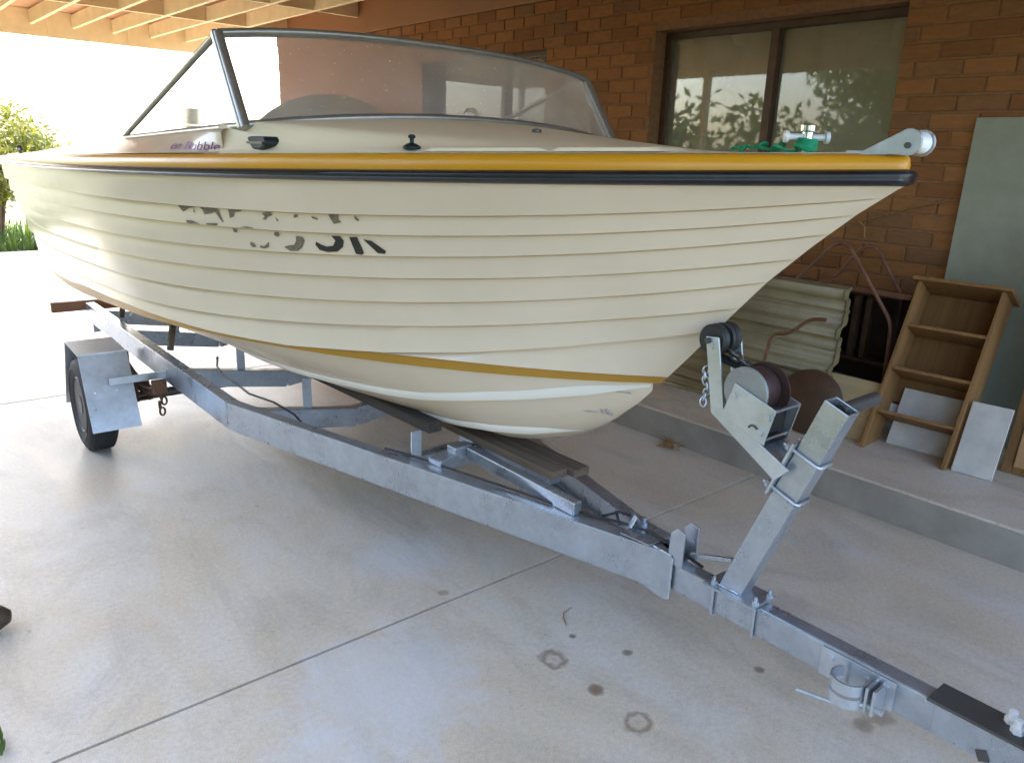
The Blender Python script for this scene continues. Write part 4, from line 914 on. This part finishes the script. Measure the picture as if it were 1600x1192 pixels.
# ================================================================== GARDEN
def leaf_cloud(n, size, shape, seed):
    rg = np.random.default_rng(seed); m = MB()
    clumps = [shape(rg) for _ in range(max(8, n//90))]
    for i in range(n):
        c = clumps[rg.integers(len(clumps))]; p = Vector(c)+Vector(rg.normal(0, 1, 3))*size*2.6
        a = Vector(rg.normal(0, 1, 3)).normalized(); b = a.orthogonal().normalized(); s = size*rg.uniform(.6, 1.3)
        m.add([p-a*s, p+b*s*.42, p+a*s, p-b*s*.42], [(0, 1, 2, 3)])
    return m
def ball(cx, cy, cz, rx, ry, rz):
    def f(rg):
        d = rg.normal(0, 1, 3); d /= np.linalg.norm(d); r = rg.uniform(.45, 1)**.5; return (cx+d[0]*rx*r, cy+d[1]*ry*r, cz+d[2]*rz*r)
    return f
def trunkm(h, r, seed):
    rg = np.random.default_rng(seed); m = MB(); p = [Vector((0, 0, -.1))]
    for i in range(5): p.append(p[-1]+Vector((rg.normal(0, .06), rg.normal(0, .06), h/5)))
    m.tube(p, [r*(1-.12*i) for i in range(6)], 9)
    for k in range(7):
        q = p[3+k % 3]; d = Vector((rg.normal(), rg.normal(), abs(rg.normal())+.6)).normalized(); L = h*rg.uniform(.35, .6); m.tube([q, q+d*L*.5+Vector((0, 0, .1)), q+d*L], [r*.45, r*.3, r*.12], 6)
    return m
tree_src = []
for k in range(2):
    cr_ = leaf_cloud(6500, .11, ball(0, 0, 3.4, 2.1, 2.1, 1.9), 20+k).mesh('crown', False); cr_.materials.append(MAT['leaf_dark' if k == 0 else 'leaf_light'])
    tk = trunkm(2.6, .14, 40+k).mesh('trunk'); tk.materials.append(MAT['bark']); tree_src.append((cr_, tk))
def tree(x, y, s, k, rz, label, group):
    t = empty('garden_tree', (x, y, -.08), rz, label=label, cat='tree', group=group); t.scale = (s, s, s)
    for nm, me in zip(('crown', 'trunk'), tree_src[k]):
        o = bpy.data.objects.new(nm, me); COL.objects.link(o); o.parent = t
TL = [(-8.5, .2, 1.25, 1, 1.2), (-8.8, 7.3, 1.2, 0, 3.), (-13, -1, 1.5, 0, 1.9), (-9, -12, 1.2, 0, .4)]
TN = ['leafy tree behind the long hedge, level with the bow', 'leafy tree behind the long hedge, level with the stern', 'largest tree standing far behind the hedge', 'leafy tree beside the driveway behind the camera']
for a, l_ in zip(TL, TN): tree(*a, l_, 'trees beyond the carport')
hgm = leaf_cloud(16000, .12, lambda rg: (rg.uniform(-5.4, -4.3), rg.uniform(-4.5, 14.5), rg.uniform(.1, 2.2)+.3*math.sin(rg.uniform(0, 6))), 77)
hgo = root('hedge', (-4.8, 2.5, -.08), label='tall dark leafy hedge along the open side of the carport', cat='hedge'); hgm.build('foliage', 'leaf_dark', hgo, recalc=False)
MB().box((-5.2, -4.4, -.08), (-4.7, 14.4, 1.8)).build('hedge_core', 'bark', hgo)  # unseen solid box added to make the hedge opaque to light
hd = root('left_shrub', (1.55, 14.2, -.08), label='sunlit yellow green shrub at the left edge behind the boat', cat='shrub'); hd.name = 'sunlit_shrub'; BASE[hd.name] = (1.55, 14.2, -.08)
leaf_cloud(9000, .055, ball(1.75, 14.2, 1.30, .95, .8, .66), 5).build('crown', 'leaf_light', hd, recalc=False)
m = MB()
for k in range(5):
    a = k*1.3; m.tube([(1.75+.08*math.cos(a), 14.2+.08*math.sin(a), -.1), (1.80+.14*math.cos(a), 14.2+.14*math.sin(a), .5), (1.78+.4*math.cos(a), 14.2+.4*math.sin(a), 1.2)], [.05, .04, .015], 7)
m.build('trunk', 'bark', hd)
gr = MB()
for i in range(2600):
    p = Vector((random.uniform(-.5, 4.5), random.uniform(12.7, 15.5), -.09)); d = Vector((random.uniform(-.5, .5), random.uniform(-.5, .5), 1)).normalized()*random.uniform(.12, .42); s = Vector((-d.y, d.x, .001)).normalized()*.014
    gr.add([p-s, p+d*.6-s*.8, p+d, p+d*.6+s*.8, p+s], [(0, 1, 2, 3, 4)])
tag(gr.build('garden_grass', 'grass', None, recalc=False), 'tall green grass at the far garden edge', 'grass', kind='stuff')
for i, (x, y, r) in enumerate(((2.3, 13.5, .18), (1.25, 13.3, .14))):
    rk = MB().lathe([(.02, 0), (r*.8, .02), (r, r*.5), (r*.75, r*1.0), (r*.3, r*1.25)], (x, y, -.08), (0, 0, 1), 9)
    tag(rk.build('garden_rock', 'white_board', None, smooth=30), ['pale rock in the grass behind the boat stern', 'pale rock in the grass at the far left edge'][i], 'rock', 'rocks in the garden bed')
